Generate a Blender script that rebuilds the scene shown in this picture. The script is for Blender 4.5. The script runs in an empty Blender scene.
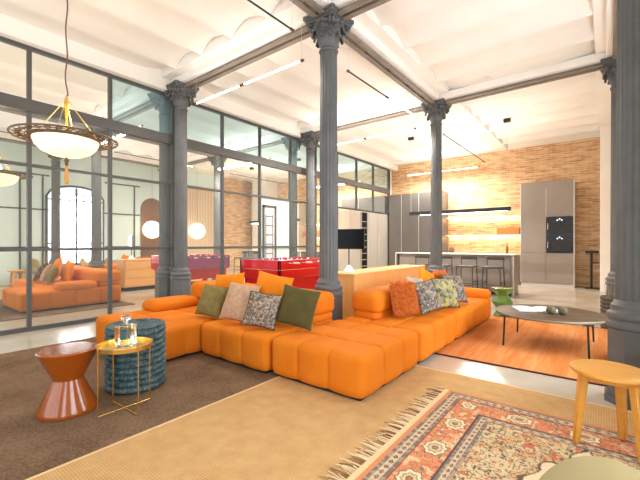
import bpy, bmesh, math, random
import numpy as np
from mathutils import Vector, Matrix, Euler
PI = math.pi
random.seed(7)
scene = bpy.context.scene
COL = scene.collection
VEC = Vector

# ------------------------------------------------------------------ colours and materials
def lin(c):
    def f(v):
        v /= 255.0
        return v / 12.92 if v <= .04045 else ((v + .055) / 1.055) ** 2.4
    return (f(c[0]), f(c[1]), f(c[2]), 1.0)

class NT:
    def __init__(s, m):
        s.t = m.node_tree; s.n = s.t.nodes; s.l = s.t.links
    def node(s, kind, **kw):
        nd = s.n.new(kind)
        for k, v in kw.items():
            if k.startswith('i_'):
                key = k[2:]
                key = int(key) if key.isdigit() else key.replace('_', ' ')
                nd.inputs[key].default_value = v
            else:
                setattr(nd, k, v)
        return nd
    def link(s, a, b): s.l.new(a, b)
    def coords(s, scale=(1, 1, 1), rot=(0, 0, 0), kind='Object'):
        tc = s.node('ShaderNodeTexCoord'); mp = s.node('ShaderNodeMapping')
        mp.inputs['Scale'].default_value = scale; mp.inputs['Rotation'].default_value = rot
        s.link(tc.outputs[kind], mp.inputs['Vector'])
        return mp.outputs['Vector']
    def ramp(s, fac, stops, interp='LINEAR'):
        r = s.node('ShaderNodeValToRGB'); r.color_ramp.interpolation = interp
        el = r.color_ramp.elements
        while len(el) < len(stops): el.new(.5)
        for e, (p, c) in zip(el, stops):
            e.position = p; e.color = lin(c)
        s.link(fac, r.inputs['Fac'])
        return r.outputs['Color']
    def noise(s, vec, scale, detail=3, rough=.55):
        n = s.node('ShaderNodeTexNoise', i_Scale=scale, i_Detail=detail, i_Roughness=rough)
        s.link(vec, n.inputs['Vector'])
        return n.outputs['Fac']
    def bump(s, h, strength, dist, b):
        bp = s.node('ShaderNodeBump', i_Strength=strength, i_Distance=dist)
        s.link(h, bp.inputs['Height']); s.link(bp.outputs['Normal'], b.inputs['Normal'])

def mat(name, c, rough=.5, metal=0.0, spec=.5, emit=None, estr=0.0, coat=0.0, trans=0.0, ior=1.45):
    m = bpy.data.materials.new(name); m.use_nodes = True
    b = m.node_tree.nodes['Principled BSDF']
    b.inputs['Base Color'].default_value = lin(c)
    b.inputs['Roughness'].default_value = rough
    b.inputs['Metallic'].default_value = metal
    b.inputs['Specular IOR Level'].default_value = spec
    b.inputs['Coat Weight'].default_value = coat
    b.inputs['Transmission Weight'].default_value = trans
    b.inputs['IOR'].default_value = ior
    if emit:
        b.inputs['Emission Color'].default_value = lin(emit)
        b.inputs['Emission Strength'].default_value = estr
    return m

def noisy(name, c1, c2, scale=8, rough=.6, metal=0, stretch=(1, 1, 1), bump=0, bdist=.004, bscale=None, detail=3, spec=.5, coat=0, lo=.35, hi=.65):
    m = mat(name, c1, rough, metal, spec, coat=coat)
    t = NT(m); b = t.n['Principled BSDF']
    v = t.coords(stretch)
    f = t.noise(v, scale, detail)
    t.link(t.ramp(f, [(lo, c1), (hi, c2)]), b.inputs['Base Color'])
    if bump:
        f2 = t.noise(v, bscale or scale * 4, 2)
        t.bump(f2, bump, bdist, b)
    return m

def voro(name, cols, scale, rough=.9, detail_scale=None):
    m = mat(name, cols[0], rough, spec=.2)
    t = NT(m); b = t.n['Principled BSDF']
    v = t.coords()
    vo = t.node('ShaderNodeTexVoronoi', i_Scale=scale)
    nz = t.node('ShaderNodeTexNoise', i_Scale=scale * .8, i_Detail=2.0)
    mx = t.node('ShaderNodeMixRGB', i_Fac=.06)
    t.link(v, nz.inputs['Vector']); t.link(v, mx.inputs[1]); t.link(nz.outputs['Color'], mx.inputs[2])
    t.link(mx.outputs['Color'], vo.inputs['Vector'])
    sp = t.node('ShaderNodeSeparateColor'); t.link(vo.outputs['Color'], sp.inputs['Color'])
    k = len(cols)
    t.link(t.ramp(sp.outputs['Red'], [(i / k, c) for i, c in enumerate(cols)], 'CONSTANT'), b.inputs['Base Color'])
    return m

def wood(name, c1, c2, axis='x', rough=.45, scale=6, coat=0.0):
    st = {'x': (.12, 1, 1), 'y': (1, .12, 1), 'z': (1, 1, .12)}[axis]
    m = mat(name, c1, rough, coat=coat); t = NT(m); b = t.n['Principled BSDF']
    v = t.coords(st)
    f = t.noise(v, scale * 3, 6, .6)
    t.link(t.ramp(f, [(.3, c1), (.7, c2)]), b.inputs['Base Color'])
    t.bump(f, .08, .002, b)
    return m

M = {}
M['iron'] = noisy('painted_iron', (90, 91, 91), (101, 101, 100), 5, .5, bump=.15, bdist=.002, bscale=60)
M['iron_beam'] = noisy('painted_steel_beam', (128, 116, 104), (142, 130, 118), 4, .55)
M['black_frame'] = mat('dark_frame_paint', (84, 82, 80), .5)
M['black'] = mat('black_metal', (34, 33, 33), .45)
M['plaster'] = noisy('cream_plaster', (241, 236, 229), (246, 242, 236), 1.2, .9, spec=.1, bump=.05, bdist=.01, bscale=6)
M['orange'] = noisy('orange_fabric', (211, 112, 17), (219, 122, 26), 3, .85, bump=.12, bdist=.002, bscale=260, spec=.25)
M['orange_pillow'] = noisy('orange_cushion_fabric', (230, 128, 24), (238, 138, 34), 4, .9, bump=.1, bdist=.002, bscale=220, spec=.2)
M['fur'] = noisy('orange_fur', (218, 114, 42), (238, 152, 84), 30, .9, spec=.2)
M['olive_tan'] = noisy('olive_velvet', (120, 104, 58), (134, 118, 72), 14, .85, bump=.1, bscale=200, spec=.2)
M['peach'] = noisy('peach_embroidered_fabric', (182, 140, 110), (198, 160, 132), 26, .9, bump=.3, bdist=.004, bscale=50, spec=.2)
M['dark_olive'] = noisy('dark_olive_velvet', (82, 72, 38), (92, 82, 46), 8, .85, bump=.08, bscale=200, spec=.2)
M['pale_pink'] = noisy('pale_linen', (172, 152, 140), (184, 166, 154), 12, .9, bump=.1, bscale=120, spec=.2)
M['floral'] = voro('floral_fabric', [(92, 86, 80), (178, 150, 126), (112, 110, 110), (160, 116, 88), (190, 172, 150), (98, 88, 68), (146, 134, 124), (84, 88, 94)], 64)
M['floral_dark'] = voro('dark_floral_fabric', [(90, 90, 90), (146, 132, 116), (104, 106, 104), (166, 122, 98), (92, 96, 92), (76, 76, 78), (166, 154, 134), (120, 104, 96)], 52)
M['leafy'] = voro('leafy_fabric', [(112, 112, 88), (158, 152, 106), (132, 130, 114), (176, 160, 70), (92, 92, 78), (166, 154, 130), (126, 126, 98), (158, 150, 96)], 26)
M['cushion_back'] = mat('dark_brown_fabric', (74, 62, 48), .9)
M['oak'] = wood('honey_oak', (226, 166, 96), (238, 186, 120), 'y', .4)
M['oak_end'] = wood('honey_oak_upright', (226, 164, 92), (236, 180, 112), 'z', .4)
M['stool_wood'] = wood('honey_beech', (206, 140, 52), (220, 156, 68), 'x', .42, 5)
M['dark_wood'] = wood('rustic_dark_wood', (66, 50, 38), (100, 78, 58), 'x', .5, 4)
M['dark_wood'].node_tree.nodes['Principled BSDF'].inputs['Specular IOR Level'].default_value = .2
M['rim'] = mat('worn_metal_rim', (128, 120, 104), .45, .3)
M['gold'] = mat('polished_brass', (228, 190, 98), .24, .9)
M['copper_lacquer'] = mat('burnt_orange_lacquer', (152, 72, 12), .13, coat=.35)
M['teal'] = None
M['green_glaze'] = noisy('green_ceramic', (86, 118, 44), (104, 138, 58), 6, .2, coat=.5)
M['glass'] = mat('clear_glass', (252, 252, 250), .02, trans=1.0)
M['red'] = mat('red_lacquer', (196, 6, 16), .3, spec=.35, coat=.12)
M['pink_sheen'] = mat('red_lacquer_pink_sheen', (158, 60, 112), .3, coat=.15)  # red side's pinkish reflection and haze put into its colour
M['pitch'] = mat('table_football_pitch', (120, 30, 36), .5)
M['chrome'] = mat('chrome', (225, 225, 225), .15, 1.0)
M['white'] = mat('white_plastic', (238, 236, 232), .4)
M['white_steel'] = mat('pale_steel_edge', (214, 208, 200), .35, .2)
M['cabinet'] = noisy('taupe_cabinet_front', (146, 134, 124), (150, 138, 128), 2, .42, .15)
M['cabinet_dark'] = noisy('dark_grey_cabinet_front', (112, 106, 102), (118, 112, 106), 2, .35, .35)
M['counter'] = mat('pale_worktop', (218, 210, 198), .3)
M['steel'] = noisy('brushed_steel', (200, 192, 180), (210, 203, 192), 3, .32, .45, (1, 1, .05))
M['oven_glass'] = mat('oven_black_glass', (30, 30, 29), .22, spec=.3)
M['screen'] = mat('monitor_screen', (12, 12, 14), .35, spec=.2)
M['warm_led'] = mat('warm_led', (255, 226, 170), .5, emit=(255, 216, 156), estr=8)
M['lit_tube'] = mat('lit_tube', (255, 250, 240), .5, emit=(255, 240, 222), estr=7)
M['bowl_glow'] = mat('alabaster_glow', (255, 240, 214), .35, emit=(255, 214, 160), estr=1.15)
M['globe_glow'] = mat('paper_globe_glow', (255, 250, 240), .6, emit=(255, 236, 208), estr=2.2)
M['bronze'] = mat('aged_bronze', (110, 88, 66), .45, .6)
M['cord'] = mat('brown_cord', (120, 84, 74), .8)
M['tassel'] = mat('gold_tassel', (214, 156, 84), .8)
M['day'] = mat('daylight_pane', (240, 246, 255), .3, emit=(226, 238, 255), estr=1.3)
M['pale_wall'] = noisy('pale_green_plaster', (222, 242, 238), (228, 246, 242), 1.0, .8)
M['frost'] = mat('frosted_green_white_panel', (196, 216, 208), .35, coat=.2)
M['slot'] = mat('slot_backing', (206, 204, 204), .4)
M['olive_chair'] = noisy('pale_olive_upholstery', (168, 150, 108), (176, 158, 116), 5, .8, bump=.06, bscale=150, spec=.2)
M['basket'] = noisy('dark_wicker', (74, 66, 56), (104, 94, 80), 40, .8, bump=.4, bdist=.006, bscale=70)
M['twig'] = mat('dry_twig', (170, 132, 86), .8)
M['paper'] = noisy('printed_page', (226, 222, 216), (206, 204, 204), 9, .6, detail=2)
M['cone_brown'] = noisy('dry_pod', (84, 76, 58), (110, 100, 76), 40, .8, bump=.5, bscale=50)
M['amber'] = mat('amber_bottle', (120, 76, 24), .15, coat=.4)
M['clay'] = mat('clay_pot', (110, 86, 58), .7)
M['lamp_amber'] = mat('amber_lamp_glow', (250, 196, 96), .5, emit=(255, 190, 90), estr=1.6)
M['door_wood'] = wood('brown_door', (120, 84, 60), (146, 104, 76), 'z', .5)
M['slat_wood'] = None
M['grey_box'] = mat('grey_metal', (140, 146, 152), .4, .3)

def m_mirror(name, c, haze=.08, hc=(214, 224, 218)):
    m = bpy.data.materials.new(name); m.use_nodes = True
    t = NT(m); b = t.n['Principled BSDF']
    b.inputs['Base Color'].default_value = lin(c); b.inputs['Metallic'].default_value = 1.0
    b.inputs['Roughness'].default_value = .015
    df = t.node('ShaderNodeBsdfDiffuse'); df.inputs['Color'].default_value = lin(hc)
    mx = t.node('ShaderNodeMixShader', i_Fac=haze)  # pale diffuse share imitates haze, making the reflections lighter
    t.link(b.outputs[0], mx.inputs[1]); t.link(df.outputs[0], mx.inputs[2])
    t.link(mx.outputs[0], t.n['Material Output'].inputs['Surface'])
    return m
M['mirror'] = m_mirror('mirror_glass', (250, 252, 248))
M['mirror_blue'] = m_mirror('tinted_mirror_glass', (206, 234, 238), .26, (196, 226, 232))

def m_teal():
    m = mat('teal_woven_rope', (62, 82, 84), .65, spec=.3); t = NT(m); b = t.n['Principled BSDF']
    f = t.noise(t.coords((1, 1, .3)), 60, 2)
    g = t.noise(t.coords(), 14, 3)
    mx = t.node('ShaderNodeMath', operation='MULTIPLY_ADD', i_1=.6); t.link(f, mx.inputs[0])
    m2 = t.node('ShaderNodeMath', operation='MULTIPLY', i_1=.4); t.link(g, m2.inputs[0]); t.link(m2.outputs[0], mx.inputs[2])
    t.link(t.ramp(mx.outputs[0], [(.36, (38, 54, 58)), (.5, (66, 88, 92)), (.64, (104, 122, 120))]), b.inputs['Base Color'])
    t.bump(f, .15, .003, b)
    return m
M['teal'] = m_teal()

def m_brick(name, flip=False):
    m = mat(name, (220, 160, 100), .9, spec=.15); t = NT(m); b = t.n['Principled BSDF']
    tc = t.node('ShaderNodeTexCoord'); sp = t.node('ShaderNodeSeparateXYZ'); cb = t.node('ShaderNodeCombineXYZ')
    t.link(tc.outputs['Object'], sp.inputs[0])
    t.link(sp.outputs['Y' if flip else 'X'], cb.inputs[0]); t.link(sp.outputs['Z'], cb.inputs[1])
    br = t.node('ShaderNodeTexBrick', i_Scale=1.0)
    br.inputs['Brick Width'].default_value = .27; br.inputs['Row Height'].default_value = .062
    br.inputs['Mortar Size'].default_value = .008; br.inputs['Mortar Smooth'].default_value = .3; br.inputs['Bias'].default_value = -.1
    br.inputs['Color1'].default_value = lin((219, 186, 148)); br.inputs['Color2'].default_value = lin((194, 144, 104)); br.inputs['Mortar'].default_value = lin((226, 202, 172))
    wp = t.node('ShaderNodeTexNoise', i_Scale=3.0, i_Detail=3.0)
    t.link(cb.outputs[0], wp.inputs['Vector'])
    ad = t.node('ShaderNodeMixRGB', i_Fac=.02); t.link(cb.outputs[0], ad.inputs[1]); t.link(wp.outputs['Color'], ad.inputs[2])
    t.link(ad.outputs[0], br.inputs['Vector'])
    n2 = t.node('ShaderNodeTexNoise', i_Scale=5.0, i_Detail=6.0); mp = t.node('ShaderNodeMapping')
    mp.inputs['Scale'].default_value = (.6, 3, 1); t.link(cb.outputs[0], mp.inputs[0]); t.link(mp.outputs[0], n2.inputs['Vector'])
    mx = t.node('ShaderNodeMixRGB', blend_type='OVERLAY', i_Fac=.5)
    t.link(br.outputs['Color'], mx.inputs[1])
    t.link(t.ramp(n2.outputs['Fac'], [(.3, (120, 96, 82)), (.5, (200, 186, 172)), (.7, (240, 222, 200))]), mx.inputs[2])
    t.link(mx.outputs[0], b.inputs['Base Color'])
    t.bump(br.outputs['Fac'], -.5, .01, b)
    return m
M['brick'] = m_brick('orange_brick'); M['brick_side'] = m_brick('orange_brick_side', True)

def m_floor():
    m = mat('polished_concrete', (214, 200, 182), .16, coat=.15); t = NT(m); b = t.n['Principled BSDF']
    v = t.coords()
    f = t.noise(v, 1.4, 6)
    t.link(t.ramp(f, [(.3, (180, 168, 150)), (.7, (200, 188, 170))]), b.inputs['Base Color'])
    r = t.node('ShaderNodeMapRange', i_To_Min=.12, i_To_Max=.3); t.link(f, r.inputs['Value']); t.link(r.outputs[0], b.inputs['Roughness'])
    return m
M['floor'] = m_floor()

def m_sisal():
    m = mat('sisal_weave', (206, 166, 112), .95, spec=.1); t = NT(m); b = t.n['Principled BSDF']
    v = t.coords()
    ck = t.node('ShaderNodeTexWave', wave_type='BANDS', bands_direction='X', i_Scale=22.0, i_Distortion=1.2); ck.inputs['Detail Scale'].default_value = 6.0
    ck2 = t.node('ShaderNodeTexWave', wave_type='BANDS', bands_direction='Y', i_Scale=22.0, i_Distortion=1.2); ck2.inputs['Detail Scale'].default_value = 6.0
    t.link(v, ck.inputs['Vector']); t.link(v, ck2.inputs['Vector'])
    mu = t.node('ShaderNodeMath', operation='MULTIPLY'); t.link(ck.outputs['Fac'], mu.inputs[0]); t.link(ck2.outputs['Fac'], mu.inputs[1])
    nz = t.noise(v, 9, 5)
    a = t.node('ShaderNodeMath', operation='MULTIPLY_ADD', i_1=.55); t.link(mu.outputs[0], a.inputs[0]); 
    s2 = t.node('ShaderNodeMath', operation='MULTIPLY', i_1=.6); t.link(nz, s2.inputs[0]); t.link(s2.outputs[0], a.inputs[2])
    t.link(t.ramp(a.outputs[0], [(.15, (178, 136, 86)), (.7, (212, 172, 120))]), b.inputs['Base Color'])
    t.bump(mu.outputs[0], .35, .003, b)
    return m
M['sisal'] = m_sisal()

def m_brown():
    m = mat('brown_pile', (128, 104, 84), .95, spec=.1); t = NT(m); b = t.n['Principled BSDF']
    v = t.coords()
    f = t.noise(v, 60, 6, .7); g = t.noise(v, 3, 3)
    a = t.node('ShaderNodeMath', operation='MULTIPLY_ADD', i_1=.65); t.link(f, a.inputs[0])
    s2 = t.node('ShaderNodeMath', operation='MULTIPLY', i_1=.35); t.link(g, s2.inputs[0]); t.link(s2.outputs[0], a.inputs[2])
    t.link(t.ramp(a.outputs[0], [(.36, (96, 72, 54)), (.62, (140, 112, 88))]), b.inputs['Base Color'])
    t.bump(f, .5, .006, b)
    return m
M['brown_rug'] = m_brown()

def m_kilim():
    m = mat('overdyed_orange_weave', (214, 118, 60), .9, spec=.15); t = NT(m); b = t.n['Principled BSDF']
    v = t.coords((7, .5, 1)); f = t.noise(v, 1.3, 5, .6)
    v2 = t.coords((40, 1.5, 1)); g = t.noise(v2, 2, 3)
    a = t.node('ShaderNodeMath', operation='MULTIPLY_ADD', i_1=.7); t.link(f, a.inputs[0])
    s2 = t.node('ShaderNodeMath', operation='MULTIPLY', i_1=.3); t.link(g, s2.inputs[0]); t.link(s2.outputs[0], a.inputs[2])
    t.link(t.ramp(a.outputs[0], [(.3, (184, 98, 44)), (.48, (204, 124, 64)), (.66, (212, 148, 96))]), b.inputs['Base Color'])
    return m
M['kilim'] = m_kilim()

def m_slats():
    m = mat('beige_ribbed_panel', (222, 196, 166), .7); t = NT(m); b = t.n['Principled BSDF']
    v = t.coords()
    w = t.node('ShaderNodeTexWave', wave_type='BANDS', bands_direction='Y', i_Scale=4.0); t.link(v, w.inputs['Vector'])
    t.link(t.ramp(w.outputs['Fac'], [(.2, (186, 158, 130)), (.6, (226, 202, 174))]), b.inputs['Base Color'])
    return m
M['slat_wood'] = m_slats()

def m_vcol(name):
    m = mat(name, (200, 150, 110), .95, spec=.1); t = NT(m); b = t.n['Principled BSDF']
    a = t.node('ShaderNodeAttribute', attribute_name='pattern')
    t.link(a.outputs['Color'], b.inputs['Base Color'])
    t.bump(t.noise(t.coords(), 160, 2), .3, .003, b)
    return m
M['persian'] = m_vcol('knotted_wool')

# ------------------------------------------------------------------ mesh helpers
class MB:
    """collects shapes into one mesh"""
    def __init__(s): s.bm = bmesh.new()
    def verts_faces(s, vs, fs):
        bv = [s.bm.verts.new(v) for v in vs]
        for f in fs:
            try: s.bm.faces.new([bv[i] for i in f])
            except ValueError: pass
        return bv
    def box(s, lo, hi, bevel=0, seg=2, mtx=None):
        x0, y0, z0 = lo; x1, y1, z1 = hi
        if bevel:
            b2 = bmesh.new()
            bmesh.ops.create_cube(b2, size=1, matrix=Matrix.Translation(((x0+x1)/2, (y0+y1)/2, (z0+z1)/2)) @ Matrix.Diagonal((x1-x0, y1-y0, z1-z0, 1)))
            bmesh.ops.bevel(b2, geom=b2.edges[:], offset=bevel, segments=seg, affect='EDGES', profile=.5)
            s.join(b2, mtx)
        else:
            vs = [(x0,y0,z0),(x1,y0,z0),(x1,y1,z0),(x0,y1,z0),(x0,y0,z1),(x1,y0,z1),(x1,y1,z1),(x0,y1,z1)]
            if mtx: vs = [mtx @ VEC(v) for v in vs]
            s.verts_faces(vs, [(0,3,2,1),(4,5,6,7),(0,1,5,4),(1,2,6,5),(2,3,7,6),(3,0,4,7)])
        return s
    def join(s, b2, mtx=None):
        b2.verts.index_update()
        vs = [(mtx @ v.co if mtx else v.co.copy()) for v in b2.verts]
        s.verts_faces(vs, [[v.index for v in f.verts] for f in b2.faces]); b2.free()
    def lathe(s, prof, seg=32, c=(0, 0, 0), mod=None, cap=True, mtx=None):
        vs, fs = [], []
        for r, z in prof:
            for k in range(seg):
                a = 2*PI*k/seg
                rr = r if mod is None else mod(r, a, z)
                p = VEC((c[0]+rr*math.cos(a), c[1]+rr*math.sin(a), c[2]+z))
                vs.append(mtx @ p if mtx else p)
        n = len(prof)
        for i in range(n-1):
            for k in range(seg):
                k2 = (k+1) % seg
                fs.append((i*seg+k, i*seg+k2, (i+1)*seg+k2, (i+1)*seg+k))
        if cap:
            fs.append(tuple(range(seg))[::-1]); fs.append(tuple((n-1)*seg+k for k in range(seg)))
        s.verts_faces(vs, fs); return s
    def tube(s, pts, r, seg=8, cap=True):
        pts = [VEC(p) for p in pts]; n = len(pts)
        rs = r if isinstance(r, (list, tuple)) else [r]*n
        vs, fs = [], []
        up = None
        for i, p in enumerate(pts):
            t = (pts[min(i+1, n-1)] - pts[max(i-1, 0)]).normalized()
            if up is None:
                up = VEC((0, 0, 1)) if abs(t.z) < .9 else VEC((1, 0, 0))
            x = t.cross(up).normalized(); y = x.cross(t).normalized(); up = y
            for k in range(seg):
                a = 2*PI*k/seg
                vs.append(p + (x*math.cos(a)+y*math.sin(a))*rs[i])
        for i in range(n-1):
            for k in range(seg):
                k2 = (k+1) % seg
                fs.append((i*seg+k, i*seg+k2, (i+1)*seg+k2, (i+1)*seg+k))
        if cap:
            fs.append(tuple(range(seg))[::-1]); fs.append(tuple((n-1)*seg+k for k in range(seg)))
        s.verts_faces(vs, fs); return s
    def ball(s, c, r, seg=16, rings=10):
        if not isinstance(r, (tuple, list)): r = (r, r, r)
        b2 = bmesh.new()
        bmesh.ops.create_uvsphere(b2, u_segments=seg, v_segments=rings, radius=1)
        s.join(b2, Matrix.Translation(c) @ Matrix.Diagonal((*r, 1))); return s
    def prism(s, poly, z0, z1):
        n = len(poly)
        s.verts_faces([(x, y, z0) for x, y in poly]+[(x, y, z1) for x, y in poly],
            [tuple(range(n))[::-1], tuple(range(n, 2*n))]+[(i, (i+1) % n, n+(i+1) % n, n+i) for i in range(n)]); return s

def obj(name, mb, m, parent=None, smooth=40, loc=None):
    me = bpy.data.meshes.new(name)
    bm = mb.bm
    bmesh.ops.recalc_face_normals(bm, faces=bm.faces[:])
    bm.to_mesh(me); bm.free()
    o = bpy.data.objects.new(name, me); COL.objects.link(o)
    if m: me.materials.append(m)
    if parent: o.parent = parent
    if loc: o.location = loc
    if smooth:
        try:
            me.shade_smooth(); me.set_sharp_from_angle(angle=math.radians(smooth))
        except Exception: pass
    return o

def tag(o, label, cat, group=None, kind=None):
    o['label'] = label; o['category'] = cat
    if group: o['group'] = group
    if kind: o['kind'] = kind
    return o
def thing(name, label, cat, loc=(0, 0, 0), rz=0, group=None, kind=None):
    o = bpy.data.objects.new(name, None); COL.objects.link(o)
    o.location = loc; o.rotation_euler = (0, 0, rz); o.empty_display_size = .1
    return tag(o, label, cat, group, kind)
def struct(name, mb, m, smooth=0):
    o = obj(name, mb, m, None, smooth); o['kind'] = 'structure'; return o
def kids(o): return [c for c in bpy.data.objects if c.parent is o]
def dup(root, loc, rz=None, label=None, group=None):
    r = root.copy(); COL.objects.link(r); r.location = loc
    if rz is not None: r.rotation_euler = (0, 0, rz)
    if label: r['label'] = label
    if group: r['group'] = group
    for ch in kids(root):
        c = ch.copy(); COL.objects.link(c); c.parent = r
        for g in kids(ch):
            d = g.copy(); COL.objects.link(d); d.parent = c
    return r

# ------------------------------------------------------------------ the room
XM, XR, YB, YF = -6.3, .92, 12.65, -4.0
CZ = 4.15
GX = (-6.0, -2.74, .18); GY = (3.68, 7.27)

struct('floor', MB().box((-6.6, YF-.2, -.1), (XR+.2, YB+.2, 0)), M['floor'])
struct('wall_back', MB().box((-6.6, YB, 0), (XR+.2, YB+.15, 4.6)), M['brick'])
struct('wall_left', MB().box((-6.6, YF, 0), (-6.42, YB, 4.6)), M['plaster'])
struct('wall_right', MB().box((XR, YF, 0), (XR+.15, 9.95, 4.6)), M['pale_wall'])
struct('wall_right_brick', MB().box((XR-.03, 9.95, 0), (XR+.15, YB, 4.6)), M['brick_side'])
struct('wall_rear', MB().box((-6.6, YF-.15, 0), (XR+.2, YF, 4.6)), M['pale_wall'])
struct('trim_1', MB().box((XM-.04, YF, 3.95), (-6.05-.1, YB, 4.4)), M['plaster'])             # plaster band over the mirror screen
struct('trim_2', MB().box((-.1, 11.5, 0), (.42, YB, 4.4), .01), M['plaster'])              # pale pier in the back corner

def vault_bay(name, x0, x1, y0, y1, axis, ends=(.34, .34), rise=.09, w=.76):
    """run of small brick vaults; axis = direction the vaults run"""
    mb = MB()
    if axis == 'Y': u0, u1, v0, v1 = x0, x1, y0, y1
    else: u0, u1, v0, v1 = y0, y1, x0, x1
    n = max(1, round((u1-u0)/w)); cw = (u1-u0)/n
    prof = []
    for i in range(n):
        for k in range(14 if i < n-1 else 15):
            t = k/14; prof.append((u0+(i+t)*cw, math.sin(PI*t), .3*math.sin(PI*t)+.7*math.sin(PI*t)**2))
    P = (lambda u, v, z: (u, v, z)) if axis == 'Y' else (lambda u, v, z: (v, u, z))
    va, vb = v0+ends[0], v1-ends[1]; dm = min(.5, (vb-va)*.3)
    vs, fs = [], []
    for u, a, b in prof:
        row = [(v0, 0), (va, 0)] + [(va+dm*q, rise*((1-q)**2*a**.8*1.7+(1-(1-q)**2)*b*.5)) for q in (0, .12, .3, .55, 1)] \
            + [(vb-dm*q, rise*((1-q)**2*a**.8*1.7+(1-(1-q)**2)*b*.5)) for q in (1, .55, .3, .12, 0)] + [(vb, 0), (v1, 0)]
        vs += [P(u, v, CZ+z) for v, z in row]; R = len(row)
    for i in range(len(prof)-1):
        a, b = i*R, (i+1)*R
        for k in range(R-1): fs.append((a+k, b+k, b+k+1, a+k+1))
    mb.verts_faces(vs, fs)
    mb.box((x0, y0, 4.5), (x1, y1, 4.56))  # unseen slab added above the vaults to block light
    o = struct(name, mb, M['plaster'], 35)
    return o
YS = (YF, GY[0], GY[1], YB)
for i in range(3):
    vault_bay('ceiling', -6.42, GX[1], YS[i], YS[i+1], 'Y', (.34, .34))
    vault_bay('ceiling', GX[1], GX[2], YS[i], YS[i+1], 'X', (.34, .30))
    vault_bay('ceiling', GX[2], XR+.1, YS[i], YS[i+1], 'X', (.2, 0))

def beam(name, p0, p1, label, w=.19, z0=3.99, h=.10):
    p0, p1 = VEC((*p0, 0)), VEC((*p1, 0)); L = (p1-p0).length
    ang = math.atan2(p1.y-p0.y, p1.x-p0.x)
    e = thing(name, label, 'beam', (p0.x, p0.y, z0), ang, kind='structure')
    for s in (-1, 1):
        c = s*(w/4+.012)
        mb = MB(); fw = w/4-.012
        mb.box((0, c-fw, 0), (L, c+fw, .02)); mb.box((0, c-.012, .02), (L, c+.012, h)); mb.box((0, c-fw, h-.018), (L, c+fw, h))
        obj('flange_section', mb, M['iron_beam'], e, 0)
    mb = MB(); k = .25
    while k < L:
        mb.box((k, -.03, .03), (k+.06, .03, h-.02)); k += .7
    obj('spacer', mb, M['iron_beam'], e, 0)
    obj('plaster_casing', MB().box((.16, -.17, .055), (L-.16, .17, .19), .02), M['plaster'], e, 0)
    return e
A, B, D = GX; Y1, Y2 = GY
for n, (p0, p1) in enumerate([((A-.3, Y1), (B, Y1)), ((A-.3, Y2), (B, Y2)), ((B, Y1), (B, Y2)), ((B, YF), (B, Y1)), ((B, Y1), (D, Y1)),
               ((B, Y2), (D, Y2)), ((D, Y1), (D, Y2)), ((D, YF), (D, Y1)), ((D, Y1), (XR, Y1)), ((D, Y2), (XR, Y2))]):
    beam('ceiling_beam', p0, p1, ['painted steel double beam from the mirror screen to the near middle column',
      'painted steel double beam from the mirror screen to the far middle column', 'painted steel double beam joining the two middle columns',
      'painted steel double beam running from near middle column over the viewer', 'painted steel double beam from near middle column to right column',
      'painted steel double beam from far middle column across to far right column', 'painted steel double beam joining the two right-hand columns',
      'painted steel double beam running from near right column over the viewer', 'short steel beam from near right column into the wall', 'short steel beam from far right column into the wall'][n])

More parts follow.
